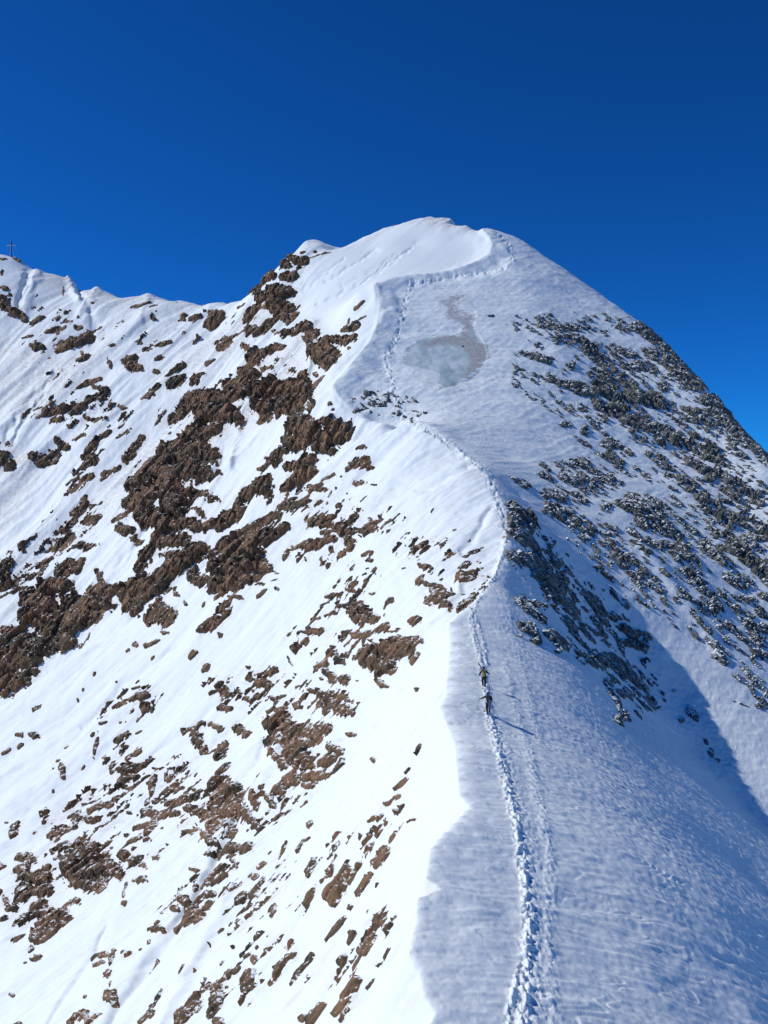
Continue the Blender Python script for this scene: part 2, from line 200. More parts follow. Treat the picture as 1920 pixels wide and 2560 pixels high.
G(0,1555,.3958,"""1010,30,1110,20,27,1.2 1060,60,1105,150,28,1.2 1180,40,1200,45,18,1.1 1300,40,1340,60,25,.95 1145,20,1160,20,11,1 1180,200,1240,120,21,1.15 1120,170,1180,150,9,1
1480,30,1620,60,52,1.2 1480,120,1659,110,42,1.1 1600,170,1659,180,50,1.2 1480,200,1560,230,25,1.05 1560,310,1610,290,26,1.2 1500,350,1540,350,23,1.15 500,100,530,70,12,1.05
510,180,540,110,12,1 630,110,700,70,20,1.1 735,65,770,45,6,1 95,80,120,80,13,1 160,70,220,70,14,.9 95,135,125,120,9,1 355,135,380,122,7,1 20,180,60,150,6,.7 550,30,580,20,14,.9
650,20,680,20,13,1 690,190,770,150,15,.95 650,260,800,220,36,.85 660,340,750,310,24,1.15 690,380,730,375,14,1 675,415,690,405,7,1 835,265,860,265,11,1 340,250,345,320,20,1
285,395,295,380,8,1 310,225,325,215,8,1 443,275,460,245,8,1 290,262,292,270,6,1 820,400,850,320,22,1.1 795,455,815,420,13,1.05 940,350,1000,360,18,1.05 880,400,960,370,16,.7
905,300,905,320,10,1 1065,295,1075,270,11,1 925,312,935,312,7,1 1190,300,1250,260,20,1.1 1130,400,1180,340,22,1 1180,400,1290,360,52,1.2 1200,480,1290,430,48,1.2
1310,450,1410,540,26,1.2 1380,390,1400,450,25,1.1 1440,380,1500,430,24,1 1240,540,1280,540,26,1.05 920,450,1080,420,30,.95 1040,380,1110,390,16,.7 1020,500,1150,520,33,.9
1150,580,1200,490,36,1.1 790,500,970,510,26,1.1 740,590,840,560,18,1.05 800,630,850,530,20,1.1 880,500,970,520,26,1.1 700,670,780,640,12,1.05 795,672,815,670,14,1.1
875,610,890,608,8,1 430,450,550,430,14,.75 380,520,440,490,18,1 490,505,520,495,18,1.05 580,485,605,475,14,1.1 480,570,540,560,25,.92 400,570,420,540,20,1
700,490,712,490,11,1.1 530,480,550,475,14,1 280,640,350,590,27,1.15 350,610,420,590,17,1.1 290,740,390,700,28,.9 300,660,320,655,13,1 60,630,100,570,20,1 180,612,200,602,7,1
35,560,45,560,6,1.1 145,485,165,470,5,1 430,690,530,680,33,1.25 390,750,500,760,50,1.4 400,830,560,830,60,1.4 430,900,560,900,38,1.3 560,780,650,850,40,1.15 410,980,430,1020,18,1.1
570,730,590,740,14,1 120,760,170,760,27,1.15 110,840,150,850,35,1.2 120,960,150,920,33,1.15 190,870,260,860,33,.95 190,960,280,930,33,1 240,820,260,810,18,1 180,1030,240,1000,30,1
0,790,10,800,20,.9 0,960,90,1050,30,.65 10,1100,60,1090,20,.6 70,1120,150,1070,35,.85 90,1195,115,1180,18,1 200,1170,350,1080,45,1.25 190,1210,300,1150,28,1.25
155,1265,170,1250,10,1 240,1080,300,1060,38,1.15 340,1050,400,990,14,1.1 170,1300,215,1295,18,1.15 138,1325,145,1320,8,1 650,750,790,790,35,.78 730,870,790,860,25,.8
670,970,690,880,6,1.1 665,1000,672,990,11,1.1 845,755,865,748,11,1.1 1010,605,1100,600,12,1 1110,620,1200,620,17,1.1 1200,640,1290,650,25,1.2 1300,680,1360,680,28,1.2
1120,690,1170,660,11,1 1255,710,1270,715,16,1 1120,850,1220,770,26,1.2 1140,880,1220,850,26,1.15 1040,780,1080,780,15,.9 1060,900,1080,860,13,1.05 1080,940,1180,940,19,1.15
1000,950,1050,980,27,1.15 955,1012,970,1008,18,1.05 1020,1060,1100,1040,34,1.2 960,1100,1100,1060,22,1.1 1120,1010,1160,980,18,1.1 1275,790,1290,800,12,.9 1265,750,1275,752,10,1
830,1130,890,1130,22,.98 855,1095,865,1085,13,1 805,1205,815,1190,8,1 755,1245,770,1235,5,1 1410,790,1450,760,13,.95 1380,845,1400,830,13,1.1 1370,960,1440,850,17,1.1
1320,1050,1360,980,13,1.1 1290,990,1330,940,19,1.1 1285,1095,1300,1080,5,1 1470,720,1490,695,7,1 1480,1050,1500,1005,13,1.1 1520,730,1570,650,8,.9 1630,700,1659,640,14,.95
1190,1160,1220,1130,10,1 1130,1240,1140,1238,6,1 1462,1185,1470,1160,7,1 1272,1225,1280,1215,4,1.1 1405,1020,1420,1010,7,1 1365,1132,1375,1128,4,1 970,1395,1005,1335,5,.95
1060,1375,1070,1360,5,1 510,1250,590,1240,15,1.1 515,1305,550,1300,17,1.15 600,1310,620,1240,13,1 680,1260,705,1262,21,1.15 612,1215,630,1215,10,1 590,1400,600,1350,19,1.15
590,1490,615,1490,23,1.2 600,1450,605,1425,7,1 820,1335,865,1245,6,1.15 50,1485,70,1485,9,1.1 468,1500,475,1500,8,1.1 390,1640,420,1590,20,1.1 450,1600,480,1640,24,1.1
500,1620,550,1590,13,1.1 70,1640,130,1650,14,1.05 760,1630,880,1460,13,.85 815,1595,830,1580,13,1 970,1650,1090,1500,30,.98 1120,1440,1130,1400,9,1 1150,1600,1210,1450,40,.95
1180,1640,1200,1640,35,1 1110,1480,1200,1410,18,.75 1235,1450,1245,1450,11,1 1330,1480,1390,1370,24,1 1395,1315,1410,1300,15,1.1 1350,1282,1370,1275,11,1.1 1280,1370,1320,1340,13,.95
1315,1268,1330,1260,9,1 1405,1250,1420,1240,11,.9 1300,1550,1340,1500,5,1 1580,1400,1659,1290,18,1 1640,1600,1655,1595,13,1.1"""),
G(657,1555,.3958,"""0,60,140,20,40,.82 30,110,100,60,30,.82 0,280,120,270,34,1.25 100,200,150,180,34,1.1 30,220,50,220,24,1 150,120,200,150,27,1.1 160,260,210,190,20,1.1 235,40,285,45,15,1.15
0,330,40,330,18,1.05 150,90,230,70,12,.6 375,225,385,215,8,1.15 612,165,642,115,4,1.1 490,370,560,290,11,1.05 440,460,520,390,15,.95 550,270,580,235,4,1.1 490,500,495,480,7,1
575,525,620,510,7,.8 350,560,390,530,13,.9 440,565,452,545,8,.9 15,565,35,545,13,1.05 298,650,305,630,7,1.1 0,645,30,635,12,1 30,830,60,760,22,.95 140,980,240,810,27,1.2
225,790,240,775,12,1 300,920,380,800,15,1 400,760,470,660,19,.98 255,1000,268,975,7,1.1 120,1170,230,1040,12,1 10,1010,60,930,18,1.02 0,1295,50,1235,14,1.1
250,1200,290,1140,15,1.1 190,1290,240,1255,21,1.15 340,1245,400,1150,13,1.02 410,1300,480,1200,6,.8 430,1120,480,1080,9,.55 320,930,460,820,18,.3 20,1620,120,1510,30,.95
220,1500,300,1380,27,1.02 170,1560,230,1480,12,1.1 210,1610,240,1540,14,1.1 330,1450,390,1370,6,.65 0,1590,20,1590,15,1.1 135,835,155,838,6,1.1 415,925,420,930,4,1.1"""),
]
# sparse belts where only a few stones show (survey sheet units)
BELTS = G(0,0,1,"""30,640,230,720,30,-.12 60,700,200,900,60,-.2 250,720,480,700,60,-.2 60,880,260,900,45,-.05 100,1000,250,940,50,-.2 360,900,620,800,60,-.18 0,1250,200,1100,45,-.1
600,1080,850,1130,50,-.1 600,1180,780,1230,30,-.15 690,1330,800,1240,40,-.18 640,1380,760,1400,50,-.1 470,1480,740,1500,60,-.12 230,1540,330,1500,40,-.1 240,1640,400,1680,60,-.12
120,1770,330,1700,60,-.12 60,1900,330,1830,60,-.12 400,1780,640,1700,60,-.1 360,1950,520,1880,50,-.12 500,2000,620,1850,45,-.15 650,1950,850,1750,50,-.15 650,2150,830,1950,50,-.18
520,2100,600,2050,50,-.1 400,2180,600,2080,50,-.12 870,1180,1040,1250,50,-.15 1120,700,1380,700,30,-.1 1130,820,1280,900,40,-.2 1450,880,1659,1280,110,-.06 1320,780,1480,930,60,-.05
1260,1150,1620,1400,60,-.08 1120,1150,1400,1500,60,-.06 1550,1300,1659,1500,60,-.15 780,870,900,890,35,-.15 1180,1020,1300,1050,40,-.1""")
def raster_caps():
    H, W = 2212, 1660
    M = np.full((H, W), -1.0, np.float32); R = np.full((H, W), 12.0, np.float32)
    def put(x0,y0,x1,y1,w,c, belt=False):
        e = w*1.7
        a0=int(max(0,min(x0,x1)-e)); a1=int(min(W,max(x0,x1)+e+2)); b0=int(max(0,min(y0,y1)-e)); b1=int(min(H,max(y0,y1)+e+2))
        if a0>=a1 or b0>=b1: return
        gx,gy=np.meshgrid(np.arange(a0,a1,dtype=np.float32),np.arange(b0,b1,dtype=np.float32))
        dx,dy=x1-x0,y1-y0; L=dx*dx+dy*dy+1e-6
        t=np.clip(((gx-x0)*dx+(gy-y0)*dy)/L,0,1)
        # bands taper towards both ends
        ww=w*(1-.35*np.abs(2*t-1)**2) if L>4*w*w else w
        s=1-np.hypot(gx-x0-t*dx,gy-y0-t*dy)/ww
        if belt: v=np.where(s>0,c-.25*(1-np.clip(s*2,0,1)),-1)
        else: v=np.minimum(s*1.15,.75)+(c-1)*.95
        m=M[b0:b1,a0:a1]; r=R[b0:b1,a0:a1]; k=v>m
        m[k]=v[k]; r[k]=(14 if belt else w)
    for b in BELTS[3]: put(*b, belt=True)
    for ox,oy,sc,L in ROCKS:
        for x0,y0,x1,y1,w,c in L: put(ox+x0*sc,oy+y0*sc,ox+x1*sc,oy+y1*sc,w*sc*1.12,c)
    return M,R
def raster_poly(poly, blur=0):
    H, W = 2212, 1660
    g = np.zeros((H,W),np.float32); p=np.array(poly,float); n=len(p)
    ys=np.arange(H)+.5; xs=np.arange(W)+.5
    for r in range(int(max(0,p[:,1].min())),int(min(H,p[:,1].max()+1))):
        y=ys[r]; xi=[]
        for i in range(n):
            x0,y0=p[i]; x1,y1=p[(i+1)%n]
            if (y0<=y)!=(y1<=y): xi.append(x0+(y-y0)*(x1-x0)/(y1-y0))
        xi.sort()
        for a,b in zip(xi[::2],xi[1::2]): g[r,max(0,int(a)):max(0,int(b))]=1
    for _ in range(3 if blur else 0):
        for ax in (0,1):
            c=np.cumsum(np.pad(g,[(blur+1,blur) if k==ax else (0,0) for k in (0,1)],mode='edge'),axis=ax,dtype=np.float64)
            k=2*blur+1
            g=((c[k:]-c[:-k]) if ax==0 else (c[:,k:]-c[:,:-k])).astype(np.float32)/k
    return g
def raster_line(lines):
    H, W = 2212, 1660
    g=np.zeros((H,W),np.float32)
    for pts,w0,w1,amp in lines:
        n=len(pts)-1
        for i,(a,b) in enumerate(zip(pts[:-1],pts[1:])):
            wa=w0+(w1-w0)*i/n; wb=w0+(w1-w0)*(i+1)/n; e=max(wa,wb)*2.2
            a0=int(max(0,min(a[0],b[0])-e)); a1=int(min(W,max(a[0],b[0])+e+2)); b0=int(max(0,min(a[1],b[1])-e)); b1=int(min(H,max(a[1],b[1])+e+2))
            if a0>=a1 or b0>=b1: continue
            gx,gy=np.meshgrid(np.arange(a0,a1,dtype=np.float32),np.arange(b0,b1,dtype=np.float32))
            dx,dy=b[0]-a[0],b[1]-a[1]; t=np.clip(((gx-a[0])*dx+(gy-a[1])*dy)/(dx*dx+dy*dy+1e-6),0,1)
            dist=np.hypot(gx-a[0]-t*dx,gy-a[1]-t*dy)/(wa+(wb-wa)*t)
            np.maximum(g[b0:b1,a0:a1],amp*np.exp(-(dist**2)*1.1),out=g[b0:b1,a0:a1])
    return g
MAIN_TRACK=[(1130,2212),(1136,2100),(1141,1990),(1131,1880),(1116,1790),(1096,1700),(1081,1640),(1066,1580),(1056,1545),(1050,1500),(1044,1460),(1036,1420),(1026,1380),(1018,1330),(1036,1290),(1062,1252),(1073,1215)]
RIDGE_TRACK=[(1073,1215),(1091,1165),(1083,1110),(1069,1060),(1048,1020),(1010,988),(970,962),(930,938),(890,913),(862,890)]
FACE_TRACK=[(862,890),(850,850),(840,800),(835,770),(850,745),(865,700),(875,650),(890,612)]
TOP_TRACK=[(890,612),(950,603),(1030,592),(1080,584),(1106,572),(1108,552),(1100,530),(1075,506)]
SIDE_TRACK=[(1010,1310),(1032,1345),(1044,1390),(1050,1440)]
OLD_TRACK=[(1092,1440),(1112,1520),(1128,1580),(1150,1650),(1168,1740),(1185,1830),(1190,1920),(1185,2000),(1190,2100),(1195,2212)]
FORK=[(1098,2212),(1110,2150),(1128,2090)]
RUNNEL=[(1100,1200),(1092,1260),(1100,1350)]

GROOVES=[([(685,655),(735,632),(790,600),(850,560),(890,532)],3,2,.45),([(705,607),(760,572),(812,540)],2.5,2,.4),([(655,628),(700,592),(745,560)],3,2,.3),([(740,615),(800,585),(860,545)],4,3,.25),
 ([(230,2212),(330,2060),(420,1930),(480,1810),(520,1740)],9,6,.9),([(100,2212),(190,2060),(230,1990)],5,4,.35),([(290,1660),(370,1590),(440,1540),(505,1478)],7,5,.7),
 ([(180,1560),(290,1450),(380,1390)],5,4,.5),([(10,950),(35,900),(75,850),(120,800)],6,5,.9),([(25,960),(60,890),(100,840)],4,3,1.0),([(470,1010),(500,960),(530,900),(548,850)],8,5,1.5),
 ([(240,1250),(290,1180),(330,1110)],9,6,1.2),([(530,1690),(560,1640),(575,1590)],12,7,.5),([(640,1410),(700,1330),(780,1270)],5,4,.25),([(900,1060),(970,1030),(1010,1010)],4,3,.3),
 ([(820,1130),(860,1100),(930,1060)],3,3,.25),([(1000,1190),(1040,1140),(1060,1100)],6,5,.35),([(660,2212),(760,2060),(830,1930),(860,1840)],4,3,.12),([(560,2120),(650,1980),(720,1880)],5,3,.2),
 ([(190,660),(205,700),(200,740)],6,5,.7),([(168,610),(172,632),(182,640)],4,3,1.0),([(60,590),(50,620),(40,660)],7,5,1.5),([(990,1370),(940,1440),(880,1560)],10,9,-.0)]
RIBS=[([(210,622),(190,655),(172,690)],7,9,0.72),([(322,640),(310,670),(300,700)],7,9,0.61),([(80,588),(62,630),(50,680)],8,9,0.83),([(150,602),(158,630),(170,650)],6,6,1.2),([(655,830),(668,790),(672,740)],7,4,.9),
 ([(490,1000),(515,930),(540,870)],9,5,1.6),([(340,2212),(430,2050),(500,1920)],13,9,.6),([(960,1300),(985,1270),(1000,1240)],8,6,.5),([(545,1700),(590,1640),(600,1590)],10,8,.6),([(1385,1180),(1440,1250),(1500,1330),(1560,1420)],10,8,.5)]
GREY_P=[[(900,746),(950,728),(1000,716),(1050,745),(1058,785),(1035,806),(1012,822),(985,832),(1010,800),(1018,775),(1000,752),(960,742),(925,752)],[(935,640),(1000,640),(1040,680),(1030,715),(1000,716),(950,680)],[(895,802),(960,838),(985,830),(1010,842),(930,844)]]
# ---------------------------------------------------------------- noise
_rs = np.random.RandomState(11)
_perm = _rs.permutation(4096).astype(np.int32)
_g3 = _rs.normal(size=(4096,3)).astype(np.float32); _g3 /= np.linalg.norm(_g3,axis=1)[:,None]
_g2 = _rs.normal(size=(4096,2)).astype(np.float32); _g2 /= np.linalg.norm(_g2,axis=1)[:,None]
_rr = _rs.rand(4096,4).astype(np.float32)
def _h(*i):
    h = _perm[i[0]&4095]
    for k in i[1:]: h = _perm[(h+k)&4095]
    return h
def n2(x, y):
    x=x.astype(np.float32); y=y.astype(np.float32)
    xi=np.floor(x).astype(np.int32); yi=np.floor(y).astype(np.int32); fx=x-xi; fy=y-yi
    u=fx*fx*fx*(fx*(fx*6-15)+10); v=fy*fy*fy*(fy*(fy*6-15)+10)
    def c(a,b):
        g=_g2[_h(xi+a,yi+b)]; return g[...,0]*(fx-a)+g[...,1]*(fy-b)
    a=c(0,0); b=c(1,0); p=a+u*(b-a); a=c(0,1); b=c(1,1); q=a+u*(b-a)
    return (p+v*(q-p))*1.5
def n3(x, y, z):
    x=x.astype(np.float32); y=y.astype(np.float32); z=z.astype(np.float32)
    xi=np.floor(x).astype(np.int32); yi=np.floor(y).astype(np.int32); zi=np.floor(z).astype(np.int32); fx=x-xi; fy=y-yi; fz=z-zi
    u=fx*fx*(3-2*fx); v=fy*fy*(3-2*fy); w=fz*fz*(3-2*fz)
    def c(a,b,d):
        g=_g3[_h(xi+a,yi+b,zi+d)]; return g[...,0]*(fx-a)+g[...,1]*(fy-b)+g[...,2]*(fz-d)
    def pl(d):
        a=c(0,0,d); b=c(1,0,d); p=a+u*(b-a); a=c(0,1,d); b=c(1,1,d); q=a+u*(b-a); return p+v*(q-p)
    a=pl(0); b=pl(1); return (a+w*(b-a))*1.5
def facets(x, y, sx, sy, jit=1.0, seed=0):
    # broken blocks: one tilted plane per cell, returns height -1..1 and distance-to-edge
    x=(x/sx).astype(np.float32); y=(y/sy).astype(np.float32)
    xi=np.floor(x).astype(np.int32); yi=np.floor(y).astype(np.int32)
    d1=np.full(x.shape,9,np.float32); d2=d1.copy(); hh=np.zeros_like(d1)
    for a in (-1,0,1):
        for b in (-1,0,1):
            k=_h(xi+a+seed,yi+b); r=_rr[k]
            dx=x-(xi+a+.5+(r[...,0]-.5)*.9*jit); dy=y-(yi+b+.5+(r[...,1]-.5)*.9*jit)
            d=dx*dx+dy*dy
            pl=(r[...,2]-.5)*1.6*dx+(r[...,3]-.5)*1.6*dy+(_rr[(k+77)&4095][...,0]-.5)*1.1
            nb=d<d1; d2=np.where(nb,d1,np.minimum(d2,d)); hh=np.where(nb,pl,hh); d1=np.where(nb,d,d1)
    return hh, np.sqrt(d2)-np.sqrt(d1)
def sstep(a,b,x):
    t=np.clip((x-a)/(b-a),0,1); return t*t*(3-2*t)

# ---------------------------------------------------------------- terrain grid
NC_IN, NC_OUT = 980, 46
NR_A, NR_B = 1560, 90
def side(n, a, b): return a+(b-a)*(np.linspace(0,1,n+1)[1:])**1.3
tt = np.concatenate([-side(NC_OUT,.45,.78)[::-1], np.linspace(-.45,.45,NC_IN), side(NC_OUT,.45,.78)])
yy = np.concatenate([np.exp(np.linspace(math.log(22),math.log(345),NR_A)), 345+ (np.linspace(0,1,NR_B+1)[1:])**1.6*155])
T, Y = np.meshgrid(tt.astype(np.float32), yy.astype(np.float32)); X = T*Y
NR, NCOL = X.shape
# solve the smooth surface on a coarser lattice of the same kind, then refine it
ct = np.linspace(tt[0],tt[-1],430); cy = np.exp(np.linspace(math.log(22),math.log(500.1),620))
CT, CY = np.meshgrid(ct,cy); CZ = base_height(CT*CY, CY)
def bil(A, r, c):
    r=np.clip(r,0,A.shape[0]-1.001); c=np.clip(c,0,A.shape[1]-1.001)
    ri=r.astype(np.int32); ci=c.astype(np.int32); fr=(r-ri).astype(np.float32); fc=(c-ci).astype(np.float32)
    return (A[ri,ci]*(1-fc)+A[ri,ci+1]*fc)*(1-fr)+(A[ri+1,ci]*(1-fc)+A[ri+1,ci+1]*fc)*fr
def smooth_up(A, r, c):   # Catmull-Rom in both directions keeps the shading free of lattice creases
    def w(f): return (-.5*f+f*f-.5*f**3, 1-2.5*f*f+1.5*f**3, .5*f+2*f*f-1.5*f**3, -.5*f*f+.5*f**3)
    r=np.clip(r,1,A.shape[0]-2.001); c=np.clip(c,1,A.shape[1]-2.001)
    ri=np.floor(r).astype(int); ci=np.floor(c).astype(int); wr=w(r-ri); wc=w(c-ci)
    # separable: rows first (r depends on the row only, c on the column only)
    B=sum(wr[k][:,None]*A[ri+k-1] for k in range(4))
    return sum(wc[k][None,:]*B[:,ci+k-1] for k in range(4))
rr_ = (np.log(yy)-math.log(22))/(math.log(500.1)-math.log(22))*619
cc_ = (tt-tt[0])/(tt[-1]-tt[0])*429
Z0 = smooth_up(CZ, rr_, cc_).astype(np.float32)
SP = (Y*0.00095).astype(np.float32)          # mean spacing of the lattice
U = CU+X/Y*F; V = CV-Z0/Y*F
def look(R_, du=0, dv=0):
    u=np.clip(np.nan_to_num(U+du),0,1658.9); v=np.clip(np.nan_to_num(V+dv),0,2210.9)
    return bil(R_, v, u)
def oct(l): return sstep(1.6, 4.0, l/SP)     # leave out waves the lattice cannot carry

# shaded (right) side of the arete
crest = [(a[0],a[1]) for a in ARETE+UPPER]
RIGHT = raster_poly(crest+[(1042,400),(1700,400),(1700,2300)], 4)
SD = look(RIGHT)
# distance-scaled helper coordinates: along and across the fall line
beyond = (Y > 171)
A_l = np.where(beyond, -.66*X-.75*Y, -.92*X-.38*Y); B_l = np.where(beyond, -.75*X+.66*Y, -.38*X+.92*Y)
wob = n2(X/14,Y/14)*2.2
# ---- snow relief, left: runnels and flutings down the fall line
far = sstep(60,240,Y)
L = (n2((B_l+wob)/2.4, A_l/16)*.16 + n2((B_l+wob)/6.5+9, A_l/40)*.55)*(.5+far)
L += n2((B_l+wob*2)/17+3, A_l/70)*(.45+1.3*far)
L += n2((B_l+wob*.4)/.8, A_l/2.6)*.085*oct(.8)+n2((B_l+wob*.3)/.38+5, A_l/1.1)*.022*oct(.38)+n3(X/1.6,Y/1.6,Z0/1.6)*.07*oct(1.6)+n2(X/3.6,Y/3.6)*.2+n3(X/1.1,Y/1.1,Z0/1.1)*.03*oct(1.1)*(1+2*far)
rid = 1-np.abs(n2((B_l+wob)/10+31, A_l/55)*1.6); L += np.clip(rid-.6,0,1)**2*1.6*(.35+far)
st = n2((B_l*.9+wob)/1.5+51, A_l/9); L += np.clip(st-.25,0,1)*-.25*(.3+far)*oct(1.5)
# ---- snow relief, right: wind crust with little scarps
fx = X*.95+Y*.25; fy = -X*.25+Y*.95
near = 1-sstep(70,180,Y)
q = n2(fx/4.6, fy/1.3)*.9 + n2(fx/1.6+7, fy/.7)*.22*oct(.9) + n2(fx/9+2, fy/5)*1.2
ter = q*4.0; fr = ter-np.floor(ter); scarp = (fr - sstep(.74,1.0,fr))          # slow rise, sharp drop
brk = sstep(-.15,.35,n2(fx/5+40, fy/3+11))
R_ = scarp*.060*brk*(1+.5*far)*oct(.6) + q*.05
R_ += n2(fx/14,fy/6)*.28*(1+far) + n2(fx/1.1+5,fy/.45)*.034*oct(.7) + n2(fx/.5+5,fy/.26)*.024*oct(.35) + np.clip(n2(fx/1.9+61,fy/.38)-.15,0,1)*.09*oct(.4)
# long drifts streaming to the right on the lower flank
R_ += np.clip(n2(fx/5.5+19, fy/1.3+4)-.12,0,1)*.16*near + np.clip(n2(fx/2.4+3, fy/.55+14)-.2,0,1)*.10*near*oct(.55)
crumb = sstep(6,14,X-2)*sstep(35,60,Y)*(1-sstep(125,150,Y))
R_ += (n3(X/.7,Y/.7,Z0/.7)*.022*oct(.7)+n3(X/.34,Y/.34,Z0/.34)*.034*oct(.34))*(.25+1.0*crumb)
# rough face under the summit
R_ += (n2(fx/3.0,Y/1.6+Z0/1.6)*.16 + n2(fx/1.3,Y/.8+Z0/.8)*.09*oct(.9))*sstep(150,190,Y)
fl = n2((X*.8-Y*.6)/1.2+70,(X*.6+Y*.8)/9); R_ += np.clip(fl,0,1)*.12*sstep(95,130,Y)*oct(1.2)
smooth_face = look(raster_poly([(690,700),(640,650),(700,560),(880,475),(1050,500),(1060,545),(960,580),(810,612),(815,690),(760,760)],9))
L *= (1-.9*smooth_face)*(1-.6*sstep(290,325,Y))
# distance from the crest line in metres (near part), positive on the sunny side
ca = np.array([P(*a) for a in ARETE]); oc = np.argsort(ca[:,1])
xc = np.interp(Y[:,0], ca[oc,1], ca[oc,0]).astype(np.float32)[:,None]
dcr = xc-X; nearc = 1-sstep(94,102,Y)
fade = nearc*(1-np.exp(-np.abs(dcr)/2.2))+(1-nearc)
relief = L*fade*(1-SD)+R_*(fade*.6+.4)*SD
SDw = look(raster_poly(crest+[(1042,400),(1700,400),(1700,2300)], 7))
edge = 1-np.abs(2*SDw-1)
relief *= (1-.85*sstep(.1,1,edge)*(1-nearc))
relief -= nearc*np.where(dcr>0,.30*(1-np.exp(-np.clip(dcr,0,50)/.45)),0)
# the same sharp break on the crest below the summit
du_ = np.full(Z0.shape, 99., np.float32); kf = (Y > 176)&(Y < 285)&(np.abs(X) < 60)
up_ = [P(*a) for a in UPPER[4:]]
for a, b in zip(up_[:-1], up_[1:]):
    ax,ay = a[:2]; bx,by = b[0]-ax, b[1]-ay
    t_ = np.clip(((X[kf]-ax)*bx+(Y[kf]-ay)*by)/(bx*bx+by*by),0,1)
    du_[kf] = np.minimum(du_[kf], np.hypot(X[kf]-ax-t_*bx, Y[kf]-ay-t_*by))
relief -= kf*(1-SD)*.75*(1-np.exp(-du_/1.1))*(1-sstep(14,30,du_))*sstep(176,184,Y)                              # keep the crest where it was surveyed
# ---- trodden tracks
TR = raster_line([(MAIN_TRACK,12,5.5,1.0),(RIDGE_TRACK,9,8,1.0),(FACE_TRACK,8,6.5,1.0),(TOP_TRACK,5,3.2,.9),(SIDE_TRACK,5,5,.8),(FORK,9,7,.8)])
TO = raster_line([(OLD_TRACK,9,20,.42),([(900,622),(1000,620),(1100,627),(1180,642),(1290,655)],6,7,.5),([(930,612),(1040,614),(1180,622)],4,6,.4),(RUNNEL,10,14,.45),
   ([(1118,1400),(1140,1500),(1166,1600)],14,14,.35),([(1150,1950),(1160,2212)],26,36,.45),([(1075,1560),(1105,1660),(1140,1800),(1160,1950)],14,26,.38)])
wj = n2(X/1.3,Y/1.3)
PT = look(TR, wj*3, 0); PO = look(TO, wj*6, n2(X/1.1+9,Y/1.1)*4)
s1 = np.maximum(.30,.0032*Y); s2 = np.maximum(.13,.0016*Y)
lump = n3(X/.26,Y/.26,Z0/.26)*(1-far)+n3(X/.8,Y/.8,Z0/.8)*far
lump2 = n3(X/.16+5,Y/.16,Z0/.16)*oct(.16)
blk,_e = facets(X+wj*.1, Y, .17, .22)
blk2,_e2 = facets(X+wj*.3, Y, .7, .8, seed=9)
tk = np.clip(PT,0,1); to = np.clip(PO,0,1)
relief += tk*(blk2*.14*sstep(85,110,Y) + lump*.17 + lump2*.07 + blk*.10*(1-far) + blk2*.30*far + lump*.22*far + .10*(1-far))
relief += to*(lump*.13 + .13*SD*(1-far) + blk*.08*(1-far) + blk2*.10*far + lump2*.04)
# a groove under the lip of the old track where the blue shade gathers
gw = n2(X/2.5,Y/2.5)
gmask = oct(1.0)
relief -= look(raster_line([(p_,a*1.3,b*1.3,d_) for p_,a,b,d_ in GROOVES]), gw*6, gw*3)
relief += look(raster_line([(p_,a*1.3,b*1.3,d_) for p_,a,b,d_ in RIBS]), gw*6, gw*3)
Z = Z0+relief

# ---------------------------------------------------------------- rock field
MR, RR = raster_caps()
wu = n3(X/3.2,Y/3.2,Z0/3.2); wv = n3(X/3.2+31,Y/3.2,Z0/3.2)
wpx = np.clip(220/Y,1,4)*2.2
M_ = look(MR, wu*wpx+n3(X/.9,Y/.9,Z0/.9)*wpx*.6, wv*wpx)
Rw = look(RR)
M_ = np.where((U<-40)|(U>1700)|(V<0)|(V>2240)|(Y>338), -.5+.0*M_, M_)
# beyond the sheet the same mountain goes on
out = (np.abs(T)>.425)
M_ = np.where(out, -.25+n2(X/25,Y/25)*.8, M_)
cand = M_ > -.75
def onc(fn):
    r=np.zeros_like(Z); r[cand]=fn(X[cand],Y[cand],Z0[cand],B_l[cand],A_l[cand],SD[cand],SP[cand]); return r
def rocknoise(x,y,z,b,a,s,sp):
    o=lambda l: sstep(1.6,4.0,l/sp)
    # right of the arete the strata run down to the right, left of it down to the left
    bb=b*(1-s)+(x*.83+y*.55)*s; aa=a*(1-s)+(x*.55-y*.83)*s
    n=n2(bb/2.4,aa/7.0)*.60+n3(x/1.9,y/1.9,z/1.9)*.35
    n+=n2(bb/.85+3,aa/2.2)*.60*o(.85)+n3(x/.8,y/.8,z/.8)*.42*o(.8)+n3(x/.36,y/.36,z/.36)*.34*o(.36)+n3(x/.17,y/.17,z/.17)*.2*o(.17)
    c1,_=facets(bb+3,aa,1.5,2.9,seed=31); c2,_=facets(bb,aa+z*.3,.62,1.15,seed=41)
    c3,_=facets(bb+7,aa,.27,.5,seed=51)
    n+=c1*.40+c2*.60*o(.62)+c3*.32*o(.27)
    n=n*(1-.0*s)+s*(n3(x/.8+4,y/.8,z/.8)*.25*o(.8)+c2*.25*o(.75))
    return n
RN = onc(rocknoise)
h = np.where(cand, M_ - .02*SD*sstep(.8,.3,M_) - .05 - (.11+.10*(1-sstep(60,85,Y)))*(1-SD)*sstep(.9,.3,M_) + RN*(.42+.36*sstep(.6,0,M_))*(1+.15*SD), -1)
